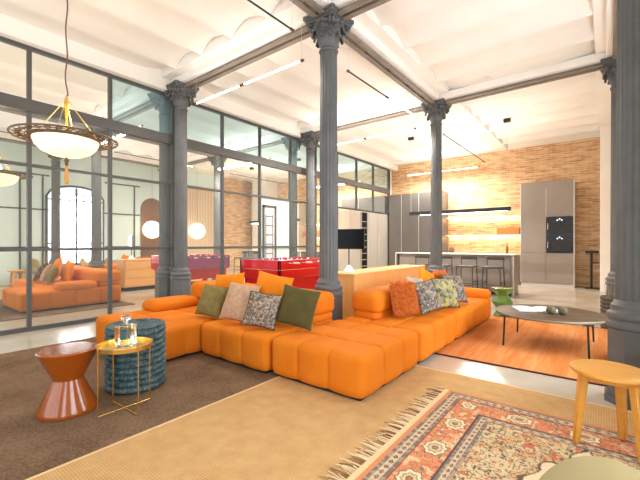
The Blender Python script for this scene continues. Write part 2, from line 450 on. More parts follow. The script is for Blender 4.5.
# ------------------------------------------------------------------ cast-iron columns
def make_column(loc, label):
    e = thing('iron_column', label, 'column', loc, 0, 'fluted iron columns', 'thing')
    R = .17
    octa = lambda r: [(r/math.cos(PI/8)*math.cos(PI/8+k*PI/4), r/math.cos(PI/8)*math.sin(PI/8+k*PI/4)) for k in range(8)]
    mb = MB().prism(octa(.185), 0, .05); mb.prism(octa(.165), .05, .57)
    obj('pedestal', mb, M['iron'], e, 0)
    mb = MB().lathe([(.162,.57),(.176,.575),(.182,.595),(.176,.615),(.168,.62),(.164,.635),(.172,.645),(.178,.665),(.172,.685),(.155,.695),(.148,.71),(.15,.73),(.148,.745),(.134,.755),(.128,.775),(.118,.785)], 32)
    obj('base_moulding', mb, M['iron'], e)
    nfl = 18
    def flute(r, a, z): return r - .0085*abs(math.sin(a*nfl/2))**.7 + .004
    zs = [.78, 1.4, 2.0, 2.6, 3.2, 3.62]
    obj('shaft', MB().lathe([(.1135-.011*(z-.78)/2.84, z) for z in zs], nfl*6, mod=flute), M['iron'], e, 50)
    mb = MB().lathe([(.098,3.60),(.118,3.61),(.124,3.625),(.118,3.64),(.104,3.65)], 32)
    obj('astragal', mb, M['iron'], e)
    # capital: bell, two tiers of acanthus leaves, corner volutes
    mb = MB().lathe([(.104,3.645),(.106,3.68),(.122,3.71),(.142,3.76),(.15,3.84),(.165,3.90),(.195,3.945),(.2,3.965)], 32)
    for tier, (n, z0, h, out, w, ph) in enumerate([(8, 3.70, .12, .045, .115, 0), (8, 3.76, .15, .05, .11, PI/8)]):
        for k in range(n):
            a = ph+2*PI*k/n
            vs, fs = [], []
            N, K = 8, 5
            for i in range(N+1):
                t = i/N
                rr = (.112 if tier == 0 else .138) + .045*min(1, t*1.6) + out*max(0, t-.45)**1.4*2.1
                zz = z0 + h*math.sin(min(t*1.9, 2.2)*PI/2/1.25)*.98 - (.05*max(0, t-.8)*5*.6)
                for j in range(K+1):
                    v = 2*j/K-1
                    ww = w*.5*(1-.35*t)*(1+.18*math.sin(t*22))
                    off = v*ww; bend = -.018*v*v + .006*math.cos(v*9)
                    ca, sa = math.cos(a), math.sin(a)
                    vs.append((ca*(rr+bend)-sa*off, sa*(rr+bend)+ca*off, zz))
            q = len(vs)
            vs += [(x*.955, y*.955, z-.006) for x, y, z in vs]
            for i in range(N):
                for j in range(K):
                    p = i*(K+1)+j
                    fs += [(p, p+1, p+K+2, p+K+1), (q+p, q+p+K+1, q+p+K+2, q+p+1)]
            for i in range(N):
                for j in (0, K):
                    p = i*(K+1)+j; fs.append((p, p+K+1, q+p+K+1, q+p))
            for j in range(K):
                p = N*(K+1)+j; fs.append((p, p+1, q+p+1, q+p))
            mb.verts_faces(vs, fs)
    for k in range(4):
        a = PI/4+k*PI/2
        for s in (-1, 1):
            pts = []
            for i in range(15):
                t = i/14*2.2*PI; r = .052*(1-i/17)
                c = VEC((math.cos(a), math.sin(a), 0)); n2 = VEC((-c.y, c.x, 0))
                pts.append(c*(.228+r*math.cos(t+2.2)) + n2*(s*.018) + VEC((0, 0, 3.915+r*math.sin(t+2.2))))
            mb.tube(pts, .017, 6)
    for k in range(4):
        a = k*PI/2; mb.ball((.19*math.cos(a), .19*math.sin(a), 3.935), .03, 8, 6)
    obj('capital', mb, M['iron'], e, 50)
    def concave(r, d):
        P = []
        for k in range(4):
            a0 = PI/4+k*PI/2; c0 = VEC((math.cos(a0), math.sin(a0)))*r; c1 = VEC((math.cos(a0+PI/2), math.sin(a0+PI/2)))*r
            nrm = -(c0+c1).normalized(); tg = (c1-c0).normalized()
            for i in range(9):
                t = i/8; P.append(c0+tg*((c1-c0).length*(.05+.9*t)) + nrm*d*math.sin(PI*t))
        return [(p.x, p.y) for p in P]
    mb = MB().prism(concave(.30, .025), 3.945, 3.975); mb.prism(concave(.32, .025), 3.975, 4.005); mb.prism(concave(.34, .025), 4.005, 4.035)
    obj('abacus', mb, M['iron'], e, 0)
    return e
col0 = make_column((B, Y1, 0), 'fluted iron column standing behind the gap between the two orange sofas, large leafy capital')
dup(col0, (A-.04, Y1-.04, 0), 0, 'fluted iron column by the mirror behind the orange chaise, its capital meeting the near beam')
dup(col0, (B+.045, Y2, 0), 0, 'fluted iron column between the oak sideboard end and the kitchen island')
dup(col0, (A, Y2, 0), 0, 'fluted iron column by the mirror beyond the red football table')
dup(col0, (D, Y1, 0), 0, 'fluted iron column at the right edge of the photo behind the wooden stool')
dup(col0, (D, Y2, 0), 0, 'fluted iron column behind the wicker basket, partly hidden by the nearest column')

# ------------------------------------------------------------------ mirror screen on the left
scr = thing('mirror_screen', 'black-framed mirror screen covering the whole left side of the room', 'mirror screen', (XM, 0, 0), kind='thing')
posts = [.44, 1.5, 2.55, 3.64, 4.74, 5.79, 6.82, 7.85, 8.88, 9.95, 11.02, 12.13]
posts = [-3.9, -2.8, -1.72, -.64] + posts
for y in posts:
    obj('post', MB().box((-.02, y-.024, 2.33 if y > 8.9 else 0), (.035, y+.024, 3.93), .004), M['black_frame'], scr, 0)
y0, y1 = posts[0], posts[-1]
obj('top_rail', MB().box((-.02, y0, 3.90), (.03, y1, 3.95)), M['black_frame'], scr, 0)
obj('transom', MB().box((-.02, y0, 3.04), (.05, y1, 3.21), .006), M['black_frame'], scr, 0)
obj('rail', MB().box((-.02, y0, 2.285), (.03, y1, 2.325)), M['black_frame'], scr, 0)
obj('rail', MB().box((-.02, y0, 1.11), (.03, 8.88, 1.155)), M['black_frame'], scr, 0)
obj('bottom_rail', MB().box((-.02, y0, 0), (.03, 8.88, .06)), M['black_frame'], scr, 0)
obj('end_post', MB().box((-.1, 12.135, 0), (.035, 12.22, 3.93)), M['black'], scr, 0)
rows = [(.06, 1.11), (1.155, 2.285), (2.325, 3.04), (3.21, 3.90)]
for i in range(len(posts)-1):
    a, b = posts[i]+.024, posts[i+1]-.024
    for j, (z0, z1) in enumerate(rows):
        if a > 8.8 and j < 2: continue
        blue = j == 3 and a > 2.5
        pale = abs(a-5.814) < .01 and j < 2
        obj('pane', MB().box((-.012, a, z0), (-.002, b, z1)), M['frost'] if pale else (M['mirror_blue'] if blue else M['mirror']), scr, 0)
sl = obj('shelf_slot', MB().box((-.004, 5.9, .5), (.004, 6.28, 2.08)), M['slot'], scr, 0)
mb = MB()
for y in (5.88, 6.27): mb.box((0, y, .5), (.02, y+.05, 2.12))
mb.box((0, 5.88, 2.07), (.02, 6.32, 2.12))
for k in range(6): mb.box((0, 5.98, .75+k*.22), (.012, 6.2, .77+k*.22))
mb.box((0, 5.97, .7), (.012, 5.985, 1.9)); mb.box((0, 6.2, .7), (.012, 6.215, 1.9))
obj('slot_frame', mb, M['black_frame'], sl, 0)

# steel cabinets set into the screen by the kitchen
def steel_unit(y0, y1, label, fridge=False, n=1):
    e = thing('steel_cabinet' if not fridge else 'wine_cooler', label, 'cabinet' if not fridge else 'wine cooler', (XM, y0, 0))
    w = y1-y0
    obj('body', MB().box((-.1, 0.003, 0), (.0, w-.003, 2.28)), M['steel'], e, 0)
    if fridge:
        d = obj('door', MB().box((0, .02, .1), (.02, w-.02, 2.24), .004), M['oven_glass'], e, 0)
        for k in range(9): obj('rack', MB().box((.02, .06, .25+k*.21), (.026, w-.06, .268+k*.21)), M['steel'], d, 0)
        obj('door_frame', MB().box((.018, .02, .1), (.03, .045, 2.24)), M['steel'], d, 0)
    else:
        for k in range(n):
            d = obj('door', MB().box((0, k*w/n+.006, .08), (.022, (k+1)*w/n-.006, 2.26), .004), M['steel'], e, 0)
            obj('handle', MB().box((.022, k*w/n+.03, .7), (.034, k*w/n+.045, 1.5)), M['white_steel'], d, 0)
    return e
steel_unit(8.92, 10.2, 'wide pale steel cabinet behind the desk monitor, left of the wine cooler', n=2)
steel_unit(10.2, 10.62, 'tall narrow dark glass wine cooler between steel cabinets', True)
steel_unit(10.62, 12.12, 'pale steel cabinet doors right of the wine cooler in the far corner', n=2)

# ------------------------------------------------------------------ right wall seen in the mirror
def arched_window(name, yc, w, z0, z1):
    e = bpy.data.objects.new(name, None); COL.objects.link(e); e['kind'] = 'structure'; e.location = (XR, yc, 0)
    r = w/2; zs = z1-r*.45
    def arc(rr, zz, n=16): return [(-rr+2*rr*i/n, zz+(z1-zs)*math.sqrt(max(0, 1-(2*i/n-1)**2))) for i in range(n+1)]
    pr = [(-r, z0)]+arc(r, zs)+[(r, z0)]
    mb = MB(); n = len(pr)
    mb.verts_faces([(-.008, y, z) for y, z in pr]+[(-.001, y, z) for y, z in pr], [tuple(range(n)), tuple(range(n, 2*n))[::-1]]+[(i, (i+1) % n, n+(i+1) % n, n+i) for i in range(n)])
    obj('pane', mb, M['day'], e, 0)
    mb = MB().tube([(-.02, y, z) for y, z in pr]+[(-.02, -r, z0)], .035, 6)
    for k in range(1, 8): mb.box((-.03, -r+w*k/8-.012, z0), (-.01, -r+w*k/8+.012, zs-.1))
    for k in range(7):
        yy = -r+w*(k+1)/8
        mb.tube([(-.02, yy+.06*math.cos(t), zs+.02+.1*math.sin(t)) for t in np.linspace(0, 2*PI, 13)], 0.014, 5)
    mb.box((-.035, -.03, z0), (0, .03, z1-.05)); mb.box((-.035, -r, 1.2), (0, r, 1.24)); mb.box((-.035, -r, zs-.12), (0, r, zs-.08))
    obj('iron_grille', mb, M['black_frame'], e, 0)
    return e
arched_window('window_1', 4.45, 1.6, .55, 3.05)
arched_window('window_2', 1.2, 1.35, .55, 3.05)
arched_window('window_3', -1.8, 1.35, .55, 3.05)
mb = MB()
for y in (2.2, 3.0, 3.55, 5.45, 6.3): mb.box((XR-.03, y-.02, 0), (XR, y+.02, 3.3))
for z in (1.1, 2.25, 3.3): mb.box((XR-.03, -3.9, z-.02), (XR, 3.72, z+.02)); mb.box((XR-.03, 5.3, z-.02), (XR, 6.5, z+.02))
struct('trim_3', mb, M['black_frame'])
struct('trim_4', MB().box((XR-.06, 7.95, 0), (XR, 9.95, 3.6)), M['slat_wood'])
e = bpy.data.objects.new('door_1', None); COL.objects.link(e); e['kind'] = 'structure'; e.location = (XR, 6.95, 0)
pr = [(-.42, 0)]+[(.42*-math.cos(PI*i/12), 2.5+.42*math.sin(PI*i/12)) for i in range(13)]+[(.42, 0)]
mb = MB(); n = len(pr)
mb.verts_faces([(-.05, y, z) for y, z in pr]+[(-.001, y, z) for y, z in pr], [tuple(range(n)), tuple(range(n, 2*n))[::-1]]+[(i, (i+1) % n, n+(i+1) % n, n+i) for i in range(n)])
obj('door_leaf', mb, M['door_wood'], e, 0)
obj('door_handle', MB().tube([(-.05, -.32, 1.02), (-.1, -.32, 1.02), (-.1, -.2, 1.02)], .011), M['black'], e)
# windows behind the viewer
for i, xc in enumerate((-5.2, -3.6, -2.0, -.4)):
    e = bpy.data.objects.new('window_%d' % (i+4), None); COL.objects.link(e); e['kind'] = 'structure'; e.location = (xc, YF, 0)
    obj('pane', MB().box((-.6, .001, .6), (.6, .012, 3.4)), M['day'], e, 0)
    mb = MB()
    for x in (-.62, -.02, .58): mb.box((x, .0, .58), (x+.04, .03, 3.42))
    for z in (.58, 2.0, 3.38): mb.box((-.62, .0, z), (.62, .03, z+.04))
    obj('window_frame', mb, M['black_frame'], e, 0)

# ------------------------------------------------------------------ sofas
def tufted(sx, sy, z0, z1, nx, ny, R=.055, D=.016, wid=.013, bulge=.012, res=.015, grooves_side=True):
    """upholstered block with stitched cells, centred in x and y"""
    bm = bmesh.new()
    sz = z1-z0
    n = (max(4, int(sx/res)), max(4, int(sy/res)), max(6, int(sz/.022)))
    seen = {}
    def vert(i, j, k):
        key = (i, j, k)
        if key not in seen: seen[key] = bm.verts.new((-sx/2+sx*i/n[0], -sy/2+sy*j/n[1], z0+sz*k/n[2]))
        return seen[key]
    for i in range(n[0]):
        for j in range(n[1]):
            for k in (0, n[2]): bm.faces.new((vert(i,j,k), vert(i+1,j,k), vert(i+1,j+1,k), vert(i,j+1,k)))
    for i in range(n[0]):
        for k in range(n[2]):
            for j in (0, n[1]): bm.faces.new((vert(i,j,k), vert(i+1,j,k), vert(i+1,j,k+1), vert(i,j,k+1)))
    for j in range(n[1]):
        for k in range(n[2]):
            for i in (0, n[0]): bm.faces.new((vert(i,j,k), vert(i,j+1,k), vert(i,j+1,k+1), vert(i,j,k+1)))
    for v in bm.verts:
        p = v.co.copy()
        c = VEC((max(-sx/2+R, min(sx/2-R, p.x)), max(-sy/2+R, min(sy/2-R, p.y)), max(z0+R*.5, min(z1-R, p.z))))
        d = p-c
        if d.length < 1e-6: continue
        nr = d.normalized()
        rr = R if p.z > z0+R*.5 else R*.9
        q = c+nr*rr if d.length > 1e-9 else p
        if p.z <= z0+R*.5: q.z = max(z0, q.z)
        g = 0; b = 1
        for ax, s, m in ((0, sx, nx), (1, sy, ny)):
            if m < 1: continue
            f = (p[ax]+s/2)/s*m
            wgt = 1-abs(nr[ax])
            if f > .5*0 and m > 1:
                near = round(f)
                if 0 < near < m:
                    dist = abs(f-near)*s/m
                    g = max(g, wgt*math.exp(-(dist/wid)**2))
            fr = f-math.floor(min(f, m-1e-6))
            b *= (1-wgt)+wgt*max(0, 1-(2*fr-1)**2)
        fade = min(1, max(0, (q.z-z0)/(.35*sz)))
        v.co = q + nr*(bulge*b - D*g*(.35+.65*fade))
    mb = MB(); mb.bm.free(); mb.bm = bm
    return mb

def soft_block(lo, hi, R, puff=.015, res=.03):
    sx, sy, sz = (hi[i]-lo[i] for i in range(3))
    mb = tufted(sx, sy, 0, sz, 1, 1, R=min(R, sx/2-.005, sy/2-.005, sz/2-.005), D=0, bulge=puff, res=res)
    R2 = min(R, sz/2-.005)
    for v in mb.bm.verts:                       # round the underside as well
        if v.co.z < R2:
            t = 1-v.co.z/R2
            k = 1-(1-math.sqrt(max(0, 1-t*t)))*R2/max(sx, sy)*1.6
            v.co.x *= k; v.co.y *= k
        v.co += VEC(((lo[0]+hi[0])/2, (lo[1]+hi[1])/2, lo[2]))
    return mb

def module(label, x0, x1, y0, y1, nx, ny, back=None, arm=None, group='orange sofa modules'):
    cx, cy = (x0+x1)/2, (y0+y1)/2
    e = thing('sofa_module', label, 'sofa', (cx, cy, 0), 0, group)
    obj('base', MB().box((x0-cx+.05, y0-cy+.05, 0.0145), (x1-cx-.05, y1-cy-.05, .06)), M['black'], e, 0)
    obj('seat', tufted(x1-x0-.03, y1-y0-.03, .045, .36, nx, ny), M['orange'], e, 60)
    L = lambda b: ((b[0]-cx, b[1]-cy, b[2]), (b[3]-cx, b[4]-cy, b[5]))
    if back:
        bx0, by0, bx1, by1 = back
        lo, hi = L((bx0+.02, by0+.02, .335, bx1-.02, by1-.02, .455)); obj('lower_bolster', soft_block(lo, hi, .06), M['orange'], e, 60)
        lo, hi = L((bx0, by0, .42, bx1, by1, .665)); obj('backrest', soft_block(lo, hi, .075, .014), M['orange'], e, 60)
    if arm:
        lo, hi = L((arm[0], arm[1], .335, arm[2], arm[3], .485)); obj('armrest', soft_block(lo, hi, .07), M['orange'], e, 60)
    return e
module('orange chaise module at the far left end with low armrest, behind the ribbed teal drum', -4.76, -3.48, 1.74, 3.42, 4, 4, (-4.72, 2.98, -3.50, 3.42), (-4.76, 2.30, -4.42, 2.96))
module('orange sofa module with backrest carrying a row of upright cushions, between chaise and corner module', -3.475, -2.425, 2.3, 3.42, 3, 3, (-3.455, 2.98, -2.44, 3.42))
module('backless square orange corner module nearest the viewer', -2.42, -1.42, 2.33, 3.43, 3, 3)
module('orange sofa module with backrest in front of the oak sideboard, holding the furry cushion', -2.40, -1.42, 3.435, 4.56, 3, 3, (-2.34, 3.57, -2.0, 4.535))
module('orange sofa module at the kitchen end with a low armrest by the green ceramic stool', -2.40, -1.42, 4.565, 6.3, 3, 4, (-2.34, 4.59, -2.0, 5.96), (-2.34, 6.0, -1.43, 6.29))

# ------------------------------------------------------------------ cushions
def pillow_mesh(w, h, t, n=22):
    vs, fs = [], []
    for side in (1, -1):
        for j in range(n+1):
            for i in range(n+1):
                u, v = 2*i/n-1, 2*j/n-1
                k = (1-abs(u)**2.6)*(1-abs(v)**2.6)
                pin = 1-.06*(1-v*v)*abs(u)**3 ; pin2 = 1-.06*(1-u*u)*abs(v)**3
                y = side*t/2*max(0, k)**.55
                wob = .006*math.sin(u*5+v*3)*k
                vs.append((u*w/2*pin, y+wob, h/2+v*h/2*pin2))
    N = (n+1)**2
    for s in (0, 1):
        for j in range(n):
            for i in range(n):
                p = s*N+j*(n+1)+i; q = (p, p+1, p+n+2, p+n+1)
                fs.append(q if s else q[::-1])
    mb = MB(); mb.verts_faces(vs, fs)
    bmesh.ops.remove_doubles(mb.bm, verts=mb.bm.verts[:], dist=.0006)
    return mb
def cushion(label, m, loc, size, lean, yaw, roll=0, t=.15, fur=False, piping=None):
    e = thing('cushion', label, 'cushion', loc, 0, 'loose cushions on the orange sofas')
    e.rotation_euler = (Matrix.Rotation(math.radians(yaw), 3, 'Z') @ Matrix.Rotation(-math.radians(lean), 3, 'X') @ Matrix.Rotation(math.radians(roll), 3, 'Y')).to_euler()
    w, h = size if isinstance(size, tuple) else (size, size)
    obj('cushion_cover', pillow_mesh(w, h, t), m, e, 70)
    if fur:
        mb = MB(); rnd = random.Random(3); base = pillow_mesh(w, h, t*.96, 34)
        base.bm.normal_update()
        for v in base.bm.verts:
            for q in range(2):
                p = v.co+VEC((rnd.uniform(-.008, .008), rnd.uniform(-.004, .004), rnd.uniform(-.008, .008)))
                nrm = (v.normal+VEC((rnd.uniform(-.6, .6), rnd.uniform(-.5, .5), rnd.uniform(-1.0, .3)))).normalized()
                l = rnd.uniform(.025, .05); s = VEC((rnd.uniform(-1, 1), rnd.uniform(-1, 1), rnd.uniform(-1, 1))).cross(nrm).normalized()*.005
                s2 = s.cross(nrm)
                mid = p+nrm*l*.6; tip = p+nrm*l+VEC((0, 0, -.012))
                mb.verts_faces([p+s, p-s*.5+s2*.8, p-s*.5-s2*.8, mid+s*.6, mid-s*.3+s2*.5, mid-s*.3-s2*.5, tip], [(0,1,4,3),(1,2,5,4),(2,0,3,5),(3,4,6),(4,5,6),(5,3,6)])
        base.bm.free()
        o = obj('fur_pile', mb, m, e, 0); o['kind'] = 'stuff'
    if piping:
        n = 22; pts = []
        for i in range(4*n):
            sd, k = divmod(i, n); u = 2*k/n-1
            x, z = [(u, -1), (1, u), (-u, 1), (-1, -u)][sd]
            pin = 1-.06*(1-z*z)*abs(x)**3; pin2 = 1-.06*(1-x*x)*abs(z)**3
            pts.append((x*w/2*pin, 0, h/2+z*h/2*pin2))
        pts.append(pts[0])
        obj('piping', MB().tube(pts, .005, 6, False), piping, e)
    return e
SZ = .384
cushion('plain orange cushion behind the olive-tan one on the mirror-side sofa', M['orange_pillow'], (-3.58, 2.76, SZ+.009), (.5, .47), 12, 4, -6)
cushion('plain orange cushion behind the small-patterned cushion on the mirror-side sofa', M['orange_pillow'], (-2.91, 2.76, SZ+.022), .49, 12, 8, 8)
cushion('olive-tan velvet cushion, leftmost of the upright row on the mirror-side sofa', M['olive_tan'], (-3.56, 2.47, SZ+.009), (.37, .36), 24, 14, 4, piping=M['olive_tan'])
cushion('peach embroidered cushion between the olive-tan and the speckled cushion', M['peach'], (-3.10, 2.48, SZ+.009), (.40, .42), 24, 16, 5)
cushion('small speckled floral cushion leaning on a plain orange one', M['floral'], (-2.70, 2.455, SZ+.009), (.36, .345), 22, 22, 6, .12, piping=M['cushion_back'])
cushion('dark olive cushion at the corner end of the mirror-side sofa', M['dark_olive'], (-2.41, 2.64, SZ+.024), (.39, .39), 20, 24, 10, .12, piping=M['olive_tan'])
cushion('shaggy orange fur cushion nearest the viewer on the sideboard-side sofa', M['fur'], (-1.80, 3.93, SZ+.046), (.31, .34), 16, 66, 0, .11, True)
cushion('pale pink linen cushion behind the big floral one beside the shaggy cushion', M['pale_pink'], (-1.86, 4.34, SZ+.01), .40, 8, 84, 8, .10)
cushion('dark floral cushion in front of the pale pink one', M['floral_dark'], (-1.62, 4.25, SZ+.02), (.35, .38), 20, 70, -6, .11, piping=M['cushion_back'])
cushion('green and yellow leaf-print cushion between two dark floral cushions', M['leafy'], (-1.57, 4.70, SZ+.009), (.41, .39), 20, 70, 4, .11, piping=M['cushion_back'])
cushion('dark floral cushion nearest the kitchen-end armrest', M['floral_dark'], (-1.60, 5.17, SZ+.009), (.42, .41), 22, 72, 4, .11, piping=M['cushion_back'])
cushion('plain orange cushion tilted on its corner against the sideboard-side backrest', M['orange_pillow'], (-1.88, 4.70, SZ+.08), .42, 8, 86, 20, .10)
cushion('small shaggy orange cushion behind the last dark floral cushion', M['fur'], (-1.87, 5.26, SZ+.065), (.38, .36), 6, 88, 0, .10, True)

# ------------------------------------------------------------------ rugs
def rug(name, label, lo, hi, z, m, edge=None, edge_sides='xy'):
    e = thing(name, label, 'rug', (lo[0], lo[1], 0))
    W, L = hi[0]-lo[0], hi[1]-lo[1]
    obj('rug_body', MB().box((0, 0, .001), (W, L, z), .003, 1), m, e, 0)
    if edge:
        mb = MB()
        mb.box((-.012, -.012, .001), (W+.012, .006, z+.002)); mb.box((-.012, L-.006, .001), (W+.012, L+.012, z+.002))
        mb.box((-.012, 0, .001), (.006, L, z+.002)); mb.box((W-.006, 0, .001), (W+.012, L, z+.002))
        obj('edge_binding', mb, edge, e, 0)
    return e
rug('brown_rug', 'mottled brown pile rug under the orange chaise and the ribbed teal drum', (-5.2, -1.6), (-2.34, 3.46), .012, M['brown_rug'])
rug('sisal_rug', 'large woven beige sisal rug under the oriental carpet', (-2.32, -1.6), (.86, 3.42), .012, M['sisal'], mat('sisal_binding', (222, 188, 138), .9))
rug('orange_rug', 'streaky overdyed orange rug under the round coffee table', (-1.5, 3.95), (.84, 6.55), .012, M['kilim'], mat('dark_red_binding', (92, 44, 30), .9))

def oriental():
    W, L, ST = 1.86, 2.9, .0062
    e = thing('oriental_carpet', 'patterned oriental carpet with orange border and fringe, on the sisal rug', 'carpet', (-1.0, 3.0, .0146))
    nx, ny = int(W/ST), int(L/ST)
    xs = np.linspace(0, W, nx+1); ys = np.linspace(0, L, ny+1)
    a, b = np.meshgrid(xs, ys)               # a from left edge, b from far edge
    rng = np.random.default_rng(5)
    def vnoise(s, seed):
        g = np.random.default_rng(seed).random((int(L/s)+3, int(W/s)+3))
        u, v = a/s, b/s; i, j = u.astype(int), v.astype(int); fu, fv = u-i, v-j
        fu = fu*fu*(3-2*fu); fv = fv*fv*(3-2*fv)
        return (g[j, i]*(1-fu)+g[j, i+1]*fu)*(1-fv)+(g[j+1, i]*(1-fu)+g[j+1, i+1]*fu)*fv
    a2, b2 = np.minimum(a, W-a), np.minimum(b, L-b)
    ed = np.minimum(a2, b2)
    along = np.where(a2 < b2, b, a)
    C = lambda *c: np.array(lin(c)[:3])
    out = np.zeros((ny+1, nx+1, 3)); out[:] = C(206, 132, 88)
    def put(mask, c): out[mask] = C(*c)
    n1, n2, n3 = vnoise(.018, 1), vnoise(.035, 2), vnoise(.07, 3)
    dither = rng.random(a.shape)
    def guard(lo, hi):
        m = (ed >= lo) & (ed < hi); put(m, (122, 108, 100)); w = hi-lo
        put(m & (n1 > .6), (168, 140, 116))
        c0, c1 = lo+.3*w, hi-.3*w
        m2 = (ed >= c0) & (ed < c1); put(m2, (200, 176, 142))
        ph = (along/.055) % 1; cc = np.abs(ed-(c0+c1)/2)/(c1-c0)
        put(m2 & (np.abs(ph-.5)+cc < .38), (96, 84, 84)); put(m2 & (np.abs(ph-.5)+cc < .16), (196, 120, 84))
    guard(.025, .125)
    m = (ed >= .125) & (ed < .305)
    put(m, (204, 132, 92)); put(m & (n3 > .62), (212, 142, 100)); put(m & (n2 > .7), (214, 178, 138)); put(m & (np.abs(n2-.42) < .02), (128, 92, 80)); put(m & (np.abs(n1-.45) < .03), (186, 92, 62)); put(m & (n1 > .86), (120, 110, 106))
    ph = (along % .36)/.36-.5; rr = np.sqrt((ph*.36/.085)**2+((ed-.215)/.066)**2)
    rr = rr*(1+.08*np.cos(8*np.arctan2(ed-.215, ph*.36)))
    put(m & (rr < 1.0), (106, 92, 84)); put(m & (rr < .9), (222, 200, 160)); put(m & (rr < .62), (130, 116, 98)); put(m & (rr < .52), (208, 180, 138)); put(m & (rr < .3), (112, 108, 92)); put(m & (rr < .15), (196, 110, 76))
    put((ed >= .12) & (ed < .13), (150, 60, 48)); put((ed >= .3) & (ed < .312), (90, 72, 70))
    guard(.312, .385)
    f = ed >= .385
    put(f, (222, 196, 158))
    cx, cy = W/2, L/2
    dia = np.abs(a-cx)/(cx-.385)+np.abs(b-cy)/(cy-.385)
    sc = .04*np.sin(a*40)+.04*np.sin(b*34)
    span = f & (dia+sc > 1.02)
    put(span, (206, 180, 138)); put(span & (n3 > .66), (206, 164, 118)); put(span & (np.abs(n2-.5) < .035), (116, 92, 72)); put(span & (np.abs(n1-.55) < .05), (126, 108, 90)); put(span & (n2 > .82), (190, 110, 78)); put(span & (n1 > .86), (98, 86, 80))
    put(f & (np.abs(dia+sc-1.02) < .018), (104, 84, 74))
    med = f & (dia+sc < .55); put(med, (206, 176, 132)); put(med & (np.abs(n2-.5) < .09), (110, 84, 70)); put(med & (n2 > .7), (200, 112, 76))
    put(f & (np.abs(dia+sc-.55) < .02), (90, 76, 72))
    out *= (.9+.2*dither)[..., None]
    me = bpy.data.meshes.new('carpet_pile')
    co = np.stack([a, -b, np.full_like(a, .008)], -1).reshape(-1, 3)
    idx = np.arange((nx+1)*(ny+1)).reshape(ny+1, nx+1)
    q = np.stack([idx[:-1, :-1], idx[1:, :-1], idx[1:, 1:], idx[:-1, 1:]], -1).reshape(-1, 4)
    me.vertices.add(len(co)); me.vertices.foreach_set('co', co.ravel())
    me.loops.add(q.size); me.loops.foreach_set('vertex_index', q.ravel())
    me.polygons.add(len(q)); me.polygons.foreach_set('loop_start', np.arange(0, q.size, 4)); me.polygons.foreach_set('loop_total', np.full(len(q), 4))
    me.update(); me.validate()
    at = me.color_attributes.new('pattern', 'FLOAT_COLOR', 'POINT')
    at.data.foreach_set('color', np.concatenate([out.reshape(-1, 3), np.ones((len(co), 1))], 1).ravel().astype(np.float32))
    me.materials.append(M['persian'])
    o = bpy.data.objects.new('carpet_pile', me); COL.objects.link(o); o.parent = e
    obj('carpet_backing', MB().box((0, -L, 0), (W, 0, .0075)), M['sisal'], e, 0)
    rnd = random.Random(9); mb = MB(); mb2 = MB()
    obj('selvedge', MB().box((-.035, -L, 0), (0, 0, .0078)), mat('peach_selvedge', (226, 186, 140), .9), e, 0)
    k = 0.0
    while k < L:
        k += rnd.uniform(.010, .02); l = rnd.uniform(.08, .14); d = rnd.uniform(-.03, .03); w = rnd.uniform(.003, .006)
        tgt = mb2 if rnd.random() < .3 else mb
        pts = [VEC((-.035, -k, .004)), VEC((-.035-l*.5, -k+d*.3, .006)), VEC((-.035-l, -k+d, .002))]
        tgt.tube(pts, [w, w*.8, w*.5], 4)
    o1 = obj('fringe', mb, mat('cream_fringe', (226, 200, 158), .95), e); o1['kind'] = 'stuff'
    o2 = obj('dark_fringe', mb2, mat('brown_fringe', (140, 96, 66), .95), e); o2['kind'] = 'stuff'
oriental()

# ------------------------------------------------------------------ side tables, stools at the left
RZ = .013
e = thing('hourglass_stool', 'glossy burnt-orange hourglass stool standing on the brown rug', 'stool', (-3.07, .96, RZ))
obj('body', MB().lathe([(.168,0),(.188,.004),(.19,.015),(.186,.03),(.098,.222),(.095,.232),(.098,.242),(.186,.425),(.19,.436),(.186,.442),(.17,.444)], 64), M['copper_lacquer'], e, 30)
obj('top', MB().lathe([(.17,.440),(.168,.4455),(.0,.4455)], 64, cap=False), M['copper_lacquer'], e, 30)

e = thing('tray_table', 'small polished brass tray table on thin crossed rods', 'side table', (-2.762, 1.222, RZ))
TR = .182
obj('tray', MB().lathe([(0,.447),(TR-.004,.447),(TR,.449),(TR+.002,.478),(TR-.003,.478),(TR-.006,.455),(0,.455)], 64, cap=False), M['gold'], e, 30)
for k in range(4):
    a = math.radians(2+90*k); c, s = math.cos(a)*(TR+.004), math.sin(a)*(TR+.004)
    obj('leg', MB().tube([(c, s, .004), (c, s, .476)], .0042), M['gold'], e)
for k in range(2):
    a = math.radians(2+90*k); c, s = math.cos(a)*(TR+.004), math.sin(a)*(TR+.004)
    obj('cross_bar', MB().tube([(-c, -s, .004+.005*k), (c, s, .004+.005*k)], .0042), M['gold'], e)

e = thing('decanter', 'square clear glass decanter with stopper on the brass tray table', 'decanter', (-2.782, 1.235, RZ+.4555), .5)
mb = MB(); b2 = bmesh.new()
mb.box((-.055, -.055, 0), (.055, .055, .15), .012, 3)
mb.lathe([(.018,.15),(.016,.165),(.024,.172),(.024,.176)], 24)
obj('bottle', mb, M['glass'], e, 40)
obj('stopper', MB().lathe([(.012,.178),(.014,.184),(.03,.19),(.034,.205),(.03,.22),(.012,.226)], 24), M['glass'], e, 40)

